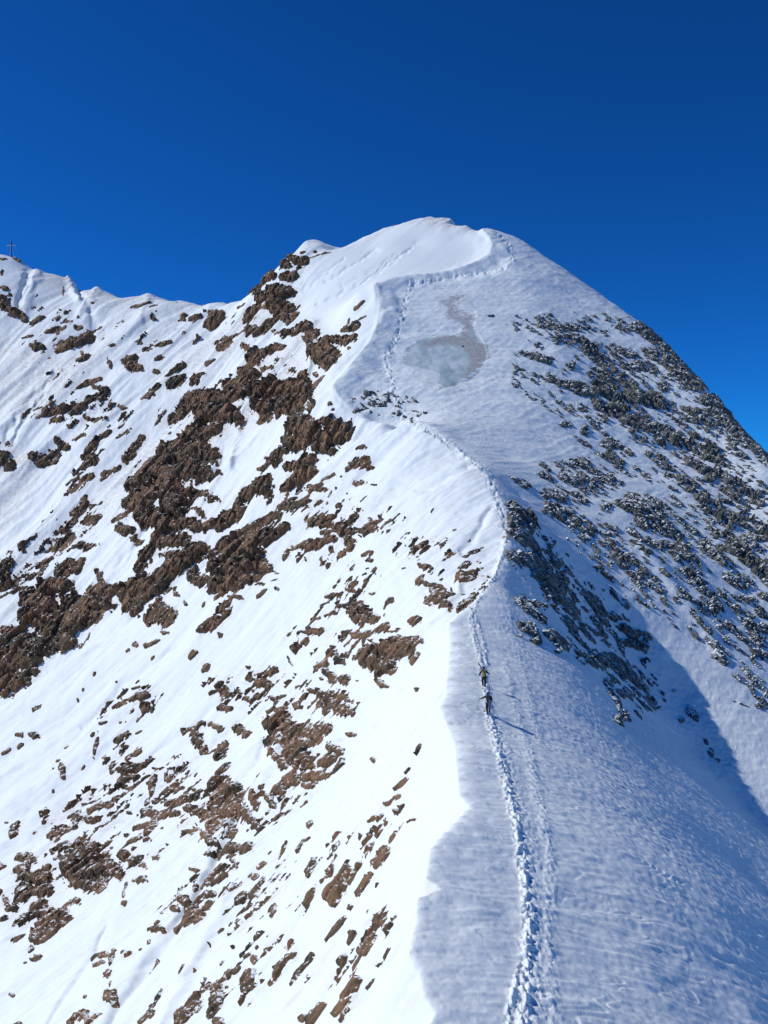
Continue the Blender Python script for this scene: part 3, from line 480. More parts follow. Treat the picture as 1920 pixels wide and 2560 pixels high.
# ledges that hold snow inside the bigger outcrops
led = onc(lambda x,y,z,b,a,s,sp: n3(x/1.5+50,y/1.5,z/.7)+.6*n3(x/.6,y/.6+9,z/.3)*sstep(1.6,4,.6/sp))
h = h - np.clip(led-(.27-.07*SD),0,1)*2.2*sstep(.0,.3,h)*(1+.8*SD)
Wm = np.clip(Rw*Y/F,.12,4.0)                       # half width in metres
def onf(sx,sy,seed,wob_):
    r=np.zeros_like(Z); q=np.zeros_like(Z)+1; k=h>-.2
    aa=A_l*(1-SD)+(X*.55-Y*.83)*SD; bb=B_l*(1-SD)+(X*.83+Y*.55)*SD
    r[k],q[k]=facets(bb[k]+wu[k]*wob_, aa[k]+Z0[k]*.5+wv[k]*wob_, sx, sy, seed=seed); return r,q
f0,e0 = onf(3.4,6.5,77,1.2)
f1,e1 = onf(1.5,3.0,3,.7)
f2,e2 = onf(.62,1.3,5,.2)
f3,e3 = onf(.3,.5,12,.1)
hc = np.clip(h,0,1.2)
up = Wm*np.minimum(hc*.8, .55)*(1-.45*SD)+sstep(0,.25,hc)*(.10+.06*Wm)
rough = sstep(0,.3,hc)*(.62-.42*SD)*(f0*1.3*np.clip(Wm-.4,0,1.5)+f1*.60*np.clip(Wm,.15,1.3)*oct(1.5)+f2*.24*np.clip(Wm,.2,1.0)*oct(.62)+f3*.08*oct(.3)-np.clip(.14-e0,0,1)*5*np.clip(Wm-.4,0,1)-np.clip(.12-e1,0,1)*3.0*np.clip(Wm,.1,1))
rough += sstep(0,.3,hc)*n2(B_l/.5,A_l/2.2)*.10*oct(.5)*np.clip(Wm,.2,1)*(1-SD)
ZR = Z + np.where(h>0, np.maximum(up+rough, .015), np.maximum(h*Wm*1.4,-.45))
expo = h > 0
# snow heaps a little against the stones
Z = Z - np.where(h>.12,.12,0)*np.clip(Wm,0,1)

# rock stands out square to the slope
def grid_normal(A):
    gi=np.gradient(np.stack([X,Y,A]),axis=1); gj=np.gradient(np.stack([X,Y,A]),axis=2)
    n_=np.cross(gj,gi,axis=0); return n_/np.linalg.norm(n_,axis=0)
NRM=grid_normal(Z0).astype(np.float32)
dR=(ZR-Z)*.85
XR=X+NRM[0]*dR; YR=Y+NRM[1]*dR; ZR=Z+NRM[2]*dR

# ---------------------------------------------------------------- lattice to meshes
VI = np.arange(NR*NCOL,dtype=np.int32).reshape(NR,NCOL)
def mesh_from(name, xyz, faces, smooth=True):
    me = bpy.data.meshes.new(name)
    me.vertices.add(len(xyz)); me.vertices.foreach_set('co', np.ascontiguousarray(xyz,dtype=np.float32).ravel())
    me.loops.add(faces.size); me.loops.foreach_set('vertex_index', np.ascontiguousarray(faces,dtype=np.int32).ravel())
    me.polygons.add(len(faces)); me.polygons.foreach_set('loop_start', np.arange(0,faces.size,4,dtype=np.int32))
    me.polygons.foreach_set('use_smooth', np.full(len(faces),smooth,dtype=bool))
    me.update(calc_edges=True)
    return me
QF = np.stack([VI[:-1,:-1],VI[:-1,1:],VI[1:,1:],VI[1:,:-1]],-1)     # (NR-1,NC-1,4)
def sub(name, zs, fmask, mat, attrs=None, smooth=True, origin=None, objname=None):
    f = QF[fmask]; ids, inv = np.unique(f, return_inverse=True); inv=inv.reshape(f.shape)
    xyz = np.stack([X.ravel()[ids],Y.ravel()[ids],zs.ravel()[ids]],-1)
    o_ = np.zeros(3,np.float32) if origin is None else xyz.mean(0)
    me = mesh_from(name, xyz-o_, inv, smooth)
    for k,a in (attrs or {}).items():
        at = me.attributes.new(k,'FLOAT','POINT'); at.data.foreach_set('value', a.ravel()[ids].astype(np.float32))
    me.materials.append(mat)
    o = bpy.data.objects.new(name, me); o.location = [float(q) for q in o_]
    bpy.context.scene.collection.objects.link(o)
    return o
# ---------------------------------------------------------------- materials
def mat_new(name):
    m = bpy.data.materials.new(name); m.use_nodes = True
    return m, m.node_tree, m.node_tree.nodes['Principled BSDF']
class NB:
    def __init__(s, t): s.t=t
    def n(s, typ, **kw):
        q=s.t.nodes.new(typ)
        for k,v in kw.items():
            if k.startswith('i_'): q.inputs[int(k[2:])].default_value=v
            else: setattr(q,k,v)
        return q
    def l(s,a,b): s.t.links.new(a,b)
    def noise(s, vec, scale, detail=4, rough=.55):
        q=s.n('ShaderNodeTexNoise'); q.inputs['Scale'].default_value=scale; q.inputs['Detail'].default_value=detail; q.inputs['Roughness'].default_value=rough; s.l(vec,q.inputs['Vector']); return q.outputs[0]
    def ramp(s, f, stops):
        q=s.n('ShaderNodeValToRGB'); r=q.color_ramp
        while len(r.elements)<len(stops): r.elements.new(.5)
        for e,(p,c) in zip(r.elements,stops): e.position=p; e.color=(*c,1) if len(c)==3 else c
        s.l(f,q.inputs[0]); return q.outputs[0]
    def mix(s, f, a, b):
        q=s.n('ShaderNodeMix',data_type='RGBA')
        for v,i in ((f,0),(a,6),(b,7)):
            if isinstance(v,(tuple,float,int)): q.inputs[i].default_value=(*v,1) if isinstance(v,tuple) else v
            else: s.l(v,q.inputs[i])
        return q.outputs[2]
    def math(s, op, a, b=0.0, clamp=False):
        q=s.n('ShaderNodeMath',operation=op,use_clamp=clamp)
        for v,i in ((a,0),(b,1)):
            if isinstance(v,(float,int)): q.inputs[i].default_value=v
            else: s.l(v,q.inputs[i])
        return q.outputs[0]
SNOW=(.845,.90,.91)
def snow_material(name, dirt=True, rough=.62, bump=.25, ice=False):
    m,t,b=mat_new(name); k=NB(t)
    pos=k.n('ShaderNodeNewGeometry').outputs['Position']
    big=k.noise(pos,.05,5,.6); fine=k.noise(pos,1.2,6,.6)
    col=k.mix(k.math('MULTIPLY',k.math('SUBTRACT',fine,.3,True),.5),SNOW,(.78,.84,.90))
    if dirt:
        at=k.n('ShaderNodeAttribute',attribute_name='dirt').outputs['Fac']
        f=k.math('MULTIPLY',at,k.ramp(fine,[(.40,(0,0,0)),(.66,(1,1,1))]))
        col=k.mix(f,col,(.60,.52,.44))
    k.l(col,b.inputs['Base Color'])
    b.inputs['Roughness'].default_value=rough
    b.inputs['Specular IOR Level'].default_value=.25
    bp=k.n('ShaderNodeBump'); bp.inputs['Strength'].default_value=bump; bp.inputs['Distance'].default_value=.05
    h=k.math('ADD',k.noise(pos,5,5,.65),k.math('MULTIPLY',k.noise(pos,1.3,4,.6),2.0))
    k.l(h,bp.inputs['Height']); k.l(bp.outputs[0],b.inputs['Normal'])
    return m
M_SNOW=snow_material('snow')
M_PATH=snow_material('trodden snow',dirt=False,rough=.7,bump=.5)
def ice_material():
    m,t,b=mat_new('blue glacier ice'); k=NB(t)
    pos=k.n('ShaderNodeNewGeometry').outputs['Position']
    at=k.n('ShaderNodeAttribute',attribute_name='grey').outputs['Fac']
    mp=k.n('ShaderNodeMapping'); mp.inputs['Scale'].default_value=(1,.5,.5); mp.inputs['Rotation'].default_value=(0,.5,.6); k.l(pos,mp.inputs['Vector'])
    n=k.noise(mp.outputs[0],.25,6,.62); f=k.noise(pos,1.6,5,.6)
    teal=k.ramp(n,[(.32,(.34,.46,.47)),(.47,(.48,.60,.61)),(.60,(.74,.81,.84))])
    grey=k.ramp(f,[(.3,(.30,.29,.28)),(.7,(.56,.55,.55))])
    ice=k.mix(k.ramp(k.math('ADD',at,k.math('MULTIPLY',k.math('SUBTRACT',n,.5),.9)),[(.25,(0,0,0)),(.85,(1,1,1))]),teal,grey)
    rim=k.n('ShaderNodeAttribute',attribute_name='rim').outputs['Fac']
    k.l(k.mix(k.ramp(k.math('ADD',rim,k.math('MULTIPLY',k.math('SUBTRACT',f,.5),1.1)),[(.45,(0,0,0)),(.66,(.9,.9,.9))]),SNOW,ice),b.inputs['Base Color'])
    b.inputs['Roughness'].default_value=.42
    bp=k.n('ShaderNodeBump'); bp.inputs['Strength'].default_value=.35; bp.inputs['Distance'].default_value=.08; k.l(k.noise(mp.outputs[0],.9,6,.6),bp.inputs['Height']); k.l(bp.outputs[0],b.inputs['Normal'])
    return m
M_ICE=ice_material()
def rock_material():
    m,t,b=mat_new('weathered rock'); k=NB(t)
    g=k.n('ShaderNodeNewGeometry'); pos=g.outputs['Position']
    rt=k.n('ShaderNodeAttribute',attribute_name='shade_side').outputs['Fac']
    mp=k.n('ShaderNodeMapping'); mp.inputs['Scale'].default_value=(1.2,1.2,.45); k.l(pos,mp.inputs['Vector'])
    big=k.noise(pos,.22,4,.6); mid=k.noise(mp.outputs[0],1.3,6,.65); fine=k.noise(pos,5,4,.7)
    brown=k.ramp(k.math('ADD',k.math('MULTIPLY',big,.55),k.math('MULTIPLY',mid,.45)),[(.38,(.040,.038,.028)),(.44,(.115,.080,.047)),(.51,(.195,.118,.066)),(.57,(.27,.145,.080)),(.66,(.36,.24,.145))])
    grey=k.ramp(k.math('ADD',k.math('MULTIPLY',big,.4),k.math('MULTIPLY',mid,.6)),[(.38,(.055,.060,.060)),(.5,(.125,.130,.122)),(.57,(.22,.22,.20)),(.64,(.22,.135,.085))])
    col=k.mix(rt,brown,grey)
    col=k.mix(k.ramp(fine,[(.35,(0,0,0)),(.75,(1,1,1))]),col,k.mix(.35,col,(.02,.02,.02)))
    nz=k.n('ShaderNodeSeparateXYZ'); k.l(g.outputs['Normal'],nz.inputs[0])
    dn=k.math('ADD',nz.outputs[2],k.math('MULTIPLY',k.math('SUBTRACT',mid,.5),1.6))
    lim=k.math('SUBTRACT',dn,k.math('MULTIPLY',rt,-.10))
    dust=k.ramp(lim,[(.93,(0,0,0)),(.99,(1,1,1))])
    k.l(k.mix(dust,col,SNOW),b.inputs['Base Color'])
    b.inputs['Roughness'].default_value=.85; b.inputs['Specular IOR Level'].default_value=.25
    bp=k.n('ShaderNodeBump'); bp.inputs['Strength'].default_value=.6; bp.inputs['Distance'].default_value=.10
    k.l(k.math('ADD',mid,k.math('MULTIPLY',fine,.35)),bp.inputs['Height']); k.l(bp.outputs[0],b.inputs['Normal'])
    return m
M_ROCK=rock_material()
def plain(name,c,r=.7,metal=0.0,var=.25):
    m,t,b=mat_new(name); k=NB(t); pos=k.n('ShaderNodeTexCoord').outputs['Object']
    k.l(k.mix(k.noise(pos,9,3),tuple(q*(1-var) for q in c),tuple(min(1,q*(1+var)) for q in c)),b.inputs['Base Color'])
    b.inputs['Roughness'].default_value=r; b.inputs['Metallic'].default_value=metal
    return m
# ---------------------------------------------------------------- split the lattice
faceU=(U[:-1,:-1]+U[1:,1:])*.5; faceV=(V[:-1,:-1]+V[1:,1:])*.5
def fm(A): return (A[:-1,:-1]+A[:-1,1:]+A[1:,1:]+A[1:,:-1])*.25
ICE_A=[(868,772),(876,758),(905,740),(940,728),(970,722),(1000,716),(985,700),(962,680),(955,662),(940,650),(955,640),(985,648),(1000,664),(1030,668),(1035,690),(1028,712),(1048,745),(1055,778),(1038,800),(1006,822),(985,824),(970,836),(940,828),(912,808),(884,790)]
ICE_B=[(948,898),(975,904),(1002,910),(998,922),(970,918)]
ICE_C=[(950,636),(975,634),(1010,646),(990,652)]
IC=np.maximum(np.maximum(raster_poly(ICE_A,3),raster_poly(ICE_B,2)),raster_poly(ICE_C,2))
ICB=np.maximum(raster_poly(ICE_A,6),raster_poly(ICE_B,5)*.8)*(1-.35*raster_poly([(900,600),(1060,600),(1060,722),(900,722)],6))
GREY=np.clip(sum(raster_poly(p_,5) for p_ in GREY_P)+raster_poly(ICE_B,6),0,1)
ice_n=n3(X/1.5+8,Y/1.5,Z0/1.5)*.5+n2(X/.7,(Y+Z0)/.35)*.45
ICEm=.25+(look(IC,wu*9,wv*6)+ice_n*.4+n2((X+wu)/3.2,(Y+Z0)/.42)*.5*1.1+n2(X/1.2,(Y+Z0)/.2+9)*.3)
ICEm=np.where((Y>150)&(Y<262)&(look(IC)>.02),ICEm,0)
f_ice=fm(ICEm)>.5
f_path=(fm(np.maximum(tk*.98,to*.72))>.42)&~f_ice&(Y[:-1,:-1]<300)
f_land=~(f_ice|f_path)
icesm=look(ICB)*(Y>150)*(Y<262)
Z=Z-sstep(.35,.65,icesm)*.6*np.clip(relief,-.4,.4)
dirtm=(1-smooth_face)*np.clip(sstep(.05,.5,n2(X/30+3,Y/30+5)+.25)*sstep(170,230,Y)*(1-SD)*.55+np.clip(M_+.75,0,1)*(1-SD)*.55*(.35+.65*sstep(-.1,.35,n2((B_l+wob*.5)/1.6+13,A_l/13)))+(1-SD)*.30*sstep(.12,.5,n2((B_l+wob*.5)/2.6+23,A_l/26)),0,1)
dirtm+=look(GREY)*.6*sstep(.02,.3,look(raster_poly([(880,640),(1080,620),(1090,850),(860,850)],12)))
s_=sub('terrain',Z,f_land,M_SNOW,{'dirt':dirtm}); s_['kind']='structure'
s_=sub('path',Z,f_path,M_PATH); s_['kind']='structure'
s_=sub('glacier_ice',Z,f_ice,M_ICE,{'grey':look(GREY),'rim':look(ICB,wu*12+n3(X/7,Y/7,Z0/7)*34+n2(X/2.6,(Y+Z0)/.5)*16,wv*8+n3(X/6+9,Y/6,Z0/6)*24+n2(X/1.1,(Y+Z0)/.35)*6)}); s_['kind']='structure'
# far valley floor and lower mountains all round
def valley():
    n=140; r=np.concatenate([[0],np.exp(np.linspace(math.log(150),math.log(16000),70))]); a=np.linspace(0,2*math.pi,n,endpoint=False)
    Rr,Aa=np.meshgrid(r,a,indexing='ij'); x=Rr*np.cos(Aa); y=150+Rr*np.sin(Aa)
    z=-420-Rr*.09+n2(x/900,y/900)*150*sstep(300,1500,Rr)+n2(x/260,y/260)*60*sstep(300,1500,Rr)+(1-np.abs(n2(x/1700+4,y/1700)))*260*sstep(800,3000,Rr)
    i=np.arange(len(r)*n).reshape(len(r),n); j=np.roll(i,-1,1)
    f=np.stack([i[:-1],i[1:],j[1:],j[:-1]],-1).reshape(-1,4)
    me=mesh_from('valley',np.stack([x,y,z],-1).reshape(-1,3),f); me.materials.append(M_SNOW)
    o=bpy.data.objects.new('valley',me); bpy.context.scene.collection.objects.link(o); o['kind']='structure'
valley()

# ---------------------------------------------------------------- ground lookups
lt=np.log(yy)
def gz(x,y,A=None):
    A=Z if A is None else A
    r=np.interp(y,yy,np.arange(NR)); c=np.interp(x/y,tt,np.arange(NCOL))
    return float(bil(A,np.array([r]),np.array([c]))[0])
def hit(u,v,d0=25,d1=345):
    d=d0; kx=(u-CU)/F; kz=-(v-CV)/F
    while d<d1:
        if gz(kx*d,d)>=kz*d: return Vector((kx*d,d,gz(kx*d,d)))
        d+=.05 if d<120 else .25
    return Vector((kx*d1,d1,kz*d1))

# ---------------------------------------------------------------- rocks: one mesh per connected outcrop
fe=(fm(expo.astype(np.float32))>.01)
core=(fm(expo.astype(np.float32))>.5)&(Y[:-1,:-1]<340)
def components(mask):
    lab=np.zeros(mask.shape,np.int32); nr,nc=mask.shape; ml=mask.ravel().tolist(); L_=lab.ravel().tolist(); cur=0
    for s in np.flatnonzero(mask.ravel()).tolist():
        if L_[s]: continue
        cur+=1; L_[s]=cur; st=[s]
        while st:
            p=st.pop(); c=p%nc
            for q in ((p-1) if c else -1,(p+1) if c<nc-1 else -1,p-nc,p+nc):
                if 0<=q<nr*nc and ml[q] and not L_[q]: L_[q]=cur; st.append(q)
    return np.array(L_,np.int32).reshape(mask.shape),cur
lab,ncomp=components(core)
# picture area of each lattice face (projected), to rank the outcrops; hidden ones rank last
PV=CV-ZR/YR*F
minv=np.minimum.accumulate(np.where(Y>22,CV-np.maximum(Z,ZR)/Y*F,9e9),axis=0)
vis=(PV<=minv+1.5)
fa=np.abs(PV[1:,:-1]-PV[:-1,:-1])*np.abs(U[:-1,1:]-U[:-1,:-1])*vis[:-1,:-1]*((faceU>0)&(faceU<1659)&(faceV>0)&(faceV<2212))
area=np.bincount(lab.ravel(),weights=fa.ravel()*core.ravel(),minlength=ncomp+1); area[0]=0
cu=np.bincount(lab.ravel(),weights=(faceU*fa*core).ravel(),minlength=ncomp+1)/np.maximum(area,1e-6)
cv=np.bincount(lab.ravel(),weights=(faceV*fa*core).ravel(),minlength=ncomp+1)/np.maximum(area,1e-6)
order=np.argsort(-area)[:300]; order=[int(i) for i in order if area[i]>6]
# grow each label one ring so that its rim dips under the snow
lab2=lab.copy()
for it in range(2):
    z=lab2==0
    for ax,sh in ((0,1),(0,-1),(1,1),(1,-1)):
        r=np.roll(lab2,sh,ax); k=z&(r>0); lab2[k]=r[k]; z=lab2==0
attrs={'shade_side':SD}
flat=lab2.ravel(); srt=np.argsort(flat,kind='stable'); fs=flat[srt]
starts=np.searchsorted(fs,np.arange(ncomp+2))
fmask_flat=np.zeros(flat.shape,bool)
rock_objs=[]
QFf=QF.reshape(-1,4); Xf=XR.ravel(); Yf=YR.ravel(); ZRf=ZR.ravel(); SDf=SD.ravel()
def rock_mesh(name, fidx):
    f=QFf[fidx]; ids,inv=np.unique(f,return_inverse=True); inv=inv.reshape(f.shape)
    xyz=np.stack([Xf[ids],Yf[ids],ZRf[ids]],-1); o_=xyz.mean(0); o_[2]=xyz[:,2].min()
    me=mesh_from(name,xyz-o_,inv,False)
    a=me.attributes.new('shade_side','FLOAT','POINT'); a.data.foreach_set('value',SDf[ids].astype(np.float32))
    me.materials.append(M_ROCK); o=bpy.data.objects.new(name,me); o.location=[float(q) for q in o_]
    bpy.context.scene.collection.objects.link(o); return o
for i in order:
    big=area[i]>420
    o=rock_mesh('rock_outcrop' if big else 'rock', srt[starts[i]:starts[i+1]])
    rock_objs.append([o,i,float(area[i]),float(cu[i]),float(cv[i]),big])
kept=np.zeros(ncomp+2,bool); kept[order]=True; kept[0]=True
rest=np.flatnonzero(~kept[flat]); 
so=rock_mesh('scattered_stones',rest); so['kind']='stuff'; so['label']='scattered small dark stones poking through the snow all over the slopes'; so['category']='stones'
# ---------------------------------------------------------------- people and their kit
def link(o): bpy.context.scene.collection.objects.link(o); return o
def empty(name, loc, rz=0, parent=None):
    o=link(bpy.data.objects.new(name,None)); o.location=loc; o.rotation_euler=(0,0,rz); o.empty_display_size=.2; o.parent=parent; return o
def tag(o,label,cat,group=None):
    o['label']=label; o['category']=cat
    if group: o['group']=group
    return o
def skinned(name, V_, E_, R_, mat, parent, sub_=1):
    me=bpy.data.meshes.new(name); me.from_pydata(V_,E_,[]); me.update(); o=link(bpy.data.objects.new(name,me))
    sk=o.modifiers.new('skin','SKIN'); sk.use_smooth_shade=True
    dat=me.skin_vertices[0].data
    for i,r in enumerate(R_): dat[i].radius=(r,r) if not isinstance(r,tuple) else r; dat[i].use_root=(i==0)
    ss=o.modifiers.new('sub','SUBSURF'); ss.levels=sub_; ss.render_levels=sub_
    dg=bpy.context.evaluated_depsgraph_get(); dg.update()
    nm=bpy.data.meshes.new_from_object(o.evaluated_get(dg)); o.modifiers.clear(); o.data=nm; nm.name=name
    nm.materials.clear(); nm.materials.append(mat); o.parent=parent
    for p in nm.polygons: p.use_smooth=True
    return o
def tube(name, pts, radii, mat, parent=None, seg=8, loc=None):
    vs=[]; fs=[]
    for i,p in enumerate(pts):
        p=Vector(p); a=Vector(pts[max(0,i-1)]); b=Vector(pts[min(len(pts)-1,i+1)]); d=(b-a).normalized()
        u=d.orthogonal().normalized(); v=d.cross(u)
        for k_ in range(seg):
            t_=2*math.pi*k_/seg; vs.append(p+(u*math.cos(t_)+v*math.sin(t_))*radii[i])
    for i in range(len(pts)-1):
        for k_ in range(seg): fs.append((i*seg+k_,i*seg+(k_+1)%seg,(i+1)*seg+(k_+1)%seg,(i+1)*seg+k_))
    fs.append(tuple(range(seg))[::-1]); fs.append(tuple((len(pts)-1)*seg+k_ for k_ in range(seg)))
    me=bpy.data.meshes.new(name); me.from_pydata([tuple(v) for v in vs],[],fs); me.materials.append(mat); o=link(bpy.data.objects.new(name,me)); o.parent=parent
    if loc: o.location=loc
    return o
def loft(name, rings, mat, parent=None):   # rings: (centre, half width, half depth) stacked along z with rounded sections
    seg=16; vs=[]; fs=[]
    for c,wx,wy in rings:
        for k_ in range(seg):
            t_=2*math.pi*k_/seg; cx=math.copysign(abs(math.cos(t_))**.6,math.cos(t_)); sy=math.copysign(abs(math.sin(t_))**.6,math.sin(t_))
            vs.append((c[0]+wx*cx,c[1]+wy*sy,c[2]))
    n=len(rings)
    for i in range(n-1):
        for k_ in range(seg): fs.append((i*seg+k_,i*seg+(k_+1)%seg,(i+1)*seg+(k_+1)%seg,(i+1)*seg+k_))
    fs.append(tuple(range(seg))[::-1]); fs.append(tuple((n-1)*seg+k_ for k_ in range(seg)))
    me=bpy.data.meshes.new(name); me.from_pydata(vs,[],fs); me.materials.append(mat)
    for p in me.polygons: p.use_smooth=True
    o=link(bpy.data.objects.new(name,me)); o.parent=parent; return o
M_SKIN=plain('skin',(.45,.27,.19),.5); M_BLACK=plain('black cloth',(.006,.006,.008),.8); M_NAVY=plain('navy trousers',(.007,.008,.020),.85)
M_OLIVE=plain('ochre backpack cloth',(.42,.31,.09),.8); M_DARKJ=plain('dark jacket',(.010,.009,.013),.75); M_PALE=plain('pale cloth',(.55,.47,.50),.8)
M_ALU=plain('aluminium',(.35,.37,.40),.35,.8); M_SKI=plain('ski topsheet',(.02,.02,.022),.35); M_SKIL=plain('pale ski topsheet',(.25,.33,.42),.35); M_STEEL=plain('weathered steel',(.09,.10,.12),.5,.6); M_ZINC=plain('pale galvanised steel',(.55,.60,.66),.45,.5)

def person(name, loc, rz, pose, label, jacket, trousers, hat):
    root=empty(name, loc, rz); root.scale=(.92,.92,.92); tag(root,label,'person'); J=pose
    V_=[];E_=[];R_=[]
    def a(p,r,par=None):
        V_.append(tuple(p)); R_.append(r)
        if par is not None: E_.append((par,len(V_)-1))
        return len(V_)-1
    pel=a(J['pelvis'],(.15,.11)); wa=a(J['waist'],(.14,.10),pel); ch=a(J['chest'],(.18,.12),wa); nb=a(J['neck'],.065,ch); hd=a(J['head'],.095,nb)
    top=Vector(J['head'])+Vector((0,.01,.10)); a(top,.075,hd)
    arms={}
    for s_ in ('l','r'):
        sh=a(J['sh_'+s_],.070,ch); el=a(J['el_'+s_],.050,sh); wr=a(J['wr_'+s_],.032,el)
        hip=a(J['hip_'+s_],.100,pel); kn=a(J['kn_'+s_],.066,hip); an=a(J['an_'+s_],.045,kn); a(Vector(J['an_'+s_])+Vector((0,.16,-.05)),.042,an)
    body=skinned('body',V_,E_,R_,M_SKIN,root)
    # face: nose, brow and chin ridge pulled into the head region are part of the hood side facing away; modelled as small features
    hx=Vector(J['head'])
    for nm,p,r in (('nose',(0,.10,.0),.016),('ear',(-.09,.0,0),.02),('ear',(.09,.0,0),.02)):
        tube(nm,[hx+Vector(p)+Vector((0,-.01,.02)),hx+Vector(p)+Vector((0,.008,-.02))],[r*.7,r],M_SKIN,body)
    # jacket shell over trunk and arms
    V_=[];E_=[];R_=[]
    wa=a(Vector(J['waist'])-Vector((0,0,.10)),(.20,.15)); ch=a(J['chest'],(.235,.16),wa); a(Vector(J['neck'])+Vector((0,0,.0)),.085,ch)
    for s_ in ('l','r'):
        sh=a(J['sh_'+s_],.100,ch); el=a(J['el_'+s_],.080,sh); a(J['wr_'+s_],.060,el)
    skinned('jacket',V_,E_,R_,jacket,root)
    V_=[];E_=[];R_=[]
    pel=a(Vector(J['pelvis'])+Vector((0,0,.06)),(.165,.125))
    for s_ in ('l','r'):
        hip=a(J['hip_'+s_],.135,pel); kn=a(J['kn_'+s_],.105,hip); a(Vector(J['an_'+s_])+Vector((0,0,.07)),.092,kn)
    skinned('trousers',V_,E_,R_,trousers,root)
    for s_ in ('l','r'):
        an=Vector(J['an_'+s_])
        b_=loft('boot',[(an+Vector((0,.06,-.10)),.055,.155),(an+Vector((0,.06,-.06)),.058,.155),(an+Vector((0,.03,-.01)),.056,.11),(an+Vector((0,-.01,.10)),.055,.065),(an+Vector((0,-.02,.16)),.06,.07)],M_BLACK,root)
        # gloved hand closed round the pole: palm, four unequal fingers and thumb
        wr=Vector(J['wr_'+s_]); g=Vector(J['grip_'+s_]); d=(g-wr).normalized(); up=Vector((0,.25,1)).normalized(); side_=d.cross(up).normalized(); sg=1 if s_=='r' else -1
        V_=[];E_=[];R_=[]
        w0=a(wr,.034); pm=a(wr+d*.05,.040,w0)
        for q,(off,ln) in enumerate(((.028,.036),(.010,.042),(-.010,.040),(-.027,.030))):
            k1=a(wr+d*.085+up*off,.0115,pm); k2=a(wr+d*(.085+ln)+up*off+side_*(-sg*.012),.0105,k1); a(wr+d*(.080+ln*.6)+up*off+side_*(-sg*.040),.009,k2)
        t1=a(wr+d*.045+up*.035+side_*(-sg*.015),.013,pm); a(wr+d*.085+up*.035+side_*(-sg*.040),.011,t1)
        skinned('glove',V_,E_,R_,M_BLACK,root)
    hd=Vector(J['head'])
    h_=loft('hat',[(hd+Vector((0,-.012,-.055)),.098,.108),(hd+Vector((0,-.010,.0)),.108,.120),(hd+Vector((0,-.005,.06)),.103,.114),(hd+Vector((0,0,.12)),.070,.08),(hd+Vector((0,0,.145)),.02,.024)],hat,root)
    return root
def world(root,p): return root.matrix_basis @ Vector(p)
def backpack(root, c, mat, label, tilt=0):
    o=empty('backpack', world(root,c), root.rotation_euler[2]); tag(o,label,'backpack')
    loft('bag',[(Vector((0,0,-.25)),.12,.08),(Vector((0,-.01,-.22)),.145,.11),(Vector((0,-.01,0)),.155,.125),(Vector((0,.01,.18)),.145,.11),(Vector((0,.03,.25)),.10,.07)],mat,o)
    loft('top_lid',[(Vector((0,.0,.22)),.13,.10),(Vector((0,.0,.27)),.135,.105),(Vector((0,.01,.315)),.10,.08)],mat,o)
    loft('front_pocket',[(Vector((0,-.13,-.17)),.09,.03),(Vector((0,-.135,-.05)),.10,.04),(Vector((0,-.12,.05)),.08,.03)],mat,o)
    for sx in (-1,1): tube('strap',[(sx*.09,.09,.24),(sx*.11,.17,.26),(sx*.12,.27,.12),(sx*.14,.20,-.12),(sx*.13,.08,-.2)],[.018]*5,M_BLACK,o,6)
    return o
def ski_pair(c, d, nrm, mat, label, length=1.72):
    o=empty('skis',c); tag(o,label,'skis')
    d=Vector(d).normalized(); nrm=Vector(nrm).normalized(); sd_=d.cross(nrm).normalized(); nrm=sd_.cross(d)
    for s_ in (-1,1):
        vs=[];fs=[]; N_=14
        for i in range(N_+1):
            t_=i/N_; w_=.052-.016*math.sin(math.pi*t_); 
            if t_>.93: w_*=max(.25,(1-t_)/.07)
            if t_<.03: w_*=.8
            bend=.10*max(0,(t_-.86)/.14)**2
            p=d*((t_-.5)*length)+nrm*(s_*.022+bend*s_*-1)
            for a_,b_ in ((-1,-1),(1,-1),(1,1),(-1,1)): vs.append(tuple(p+sd_*w_*a_+nrm*.008*b_))
        for i in range(N_):
            for k_ in range(4): fs.append((i*4+k_,i*4+(k_+1)%4,i*4+4+(k_+1)%4,i*4+4+k_))
        fs+=[(3,2,1,0),tuple(N_*4+k_ for k_ in range(4))]
        me=bpy.data.meshes.new('ski'); me.from_pydata(vs,[],fs); me.materials.append(mat); q=link(bpy.data.objects.new('ski',me)); q.parent=o
        bb=tube('binding',[tuple(d*(-.16)+nrm*s_*.05),tuple(d*(-.04)+nrm*s_*.075),tuple(d*.10+nrm*s_*.05)],[.03,.036,.028],M_BLACK,q,8)
    return o
def pole(top, tip, label):
    o=empty('ski_pole',tip); tag(o,label,'ski pole'); v=Vector(top)-Vector(tip); n_=v.normalized()
    tube('shaft',[(0,0,0),tuple(v*.5),tuple(v*.93)],[.007,.012,.014],M_ALU,o,8)
    tube('grip',[tuple(v*.90),tuple(v*.95),tuple(v*1.02)],[.018,.021,.017],M_BLACK,o,8)
    tube('basket',[tuple(n_*.065),tuple(n_*.08)],[.045,.04],M_BLACK,o,12)
    return o
A0=hit(1045.5,1483,60,110); B0=hit(1055,1542,55,100)
rise=.10
pa=dict(pelvis=(0,.02,.93),waist=(0,.07,1.08),chest=(.0,.15,1.30),neck=(0,.21,1.48),head=(0.0,.26,1.62),
 sh_l=(-.19,.17,1.42),el_l=(-.33,.16,1.16),wr_l=(-.42,.26,.95),sh_r=(.19,.17,1.42),el_r=(.37,.20,1.22),wr_r=(.50,.36,1.08),
 grip_l=(-.46,.34,.88),grip_r=(.56,.46,1.04),hip_l=(-.10,.02,.86),kn_l=(-.11,.20,.50+rise),an_l=(-.11,.16,.11+rise),hip_r=(.10,.0,.86),kn_r=(.10,.10,.48),an_r=(.10,-.10,.10))
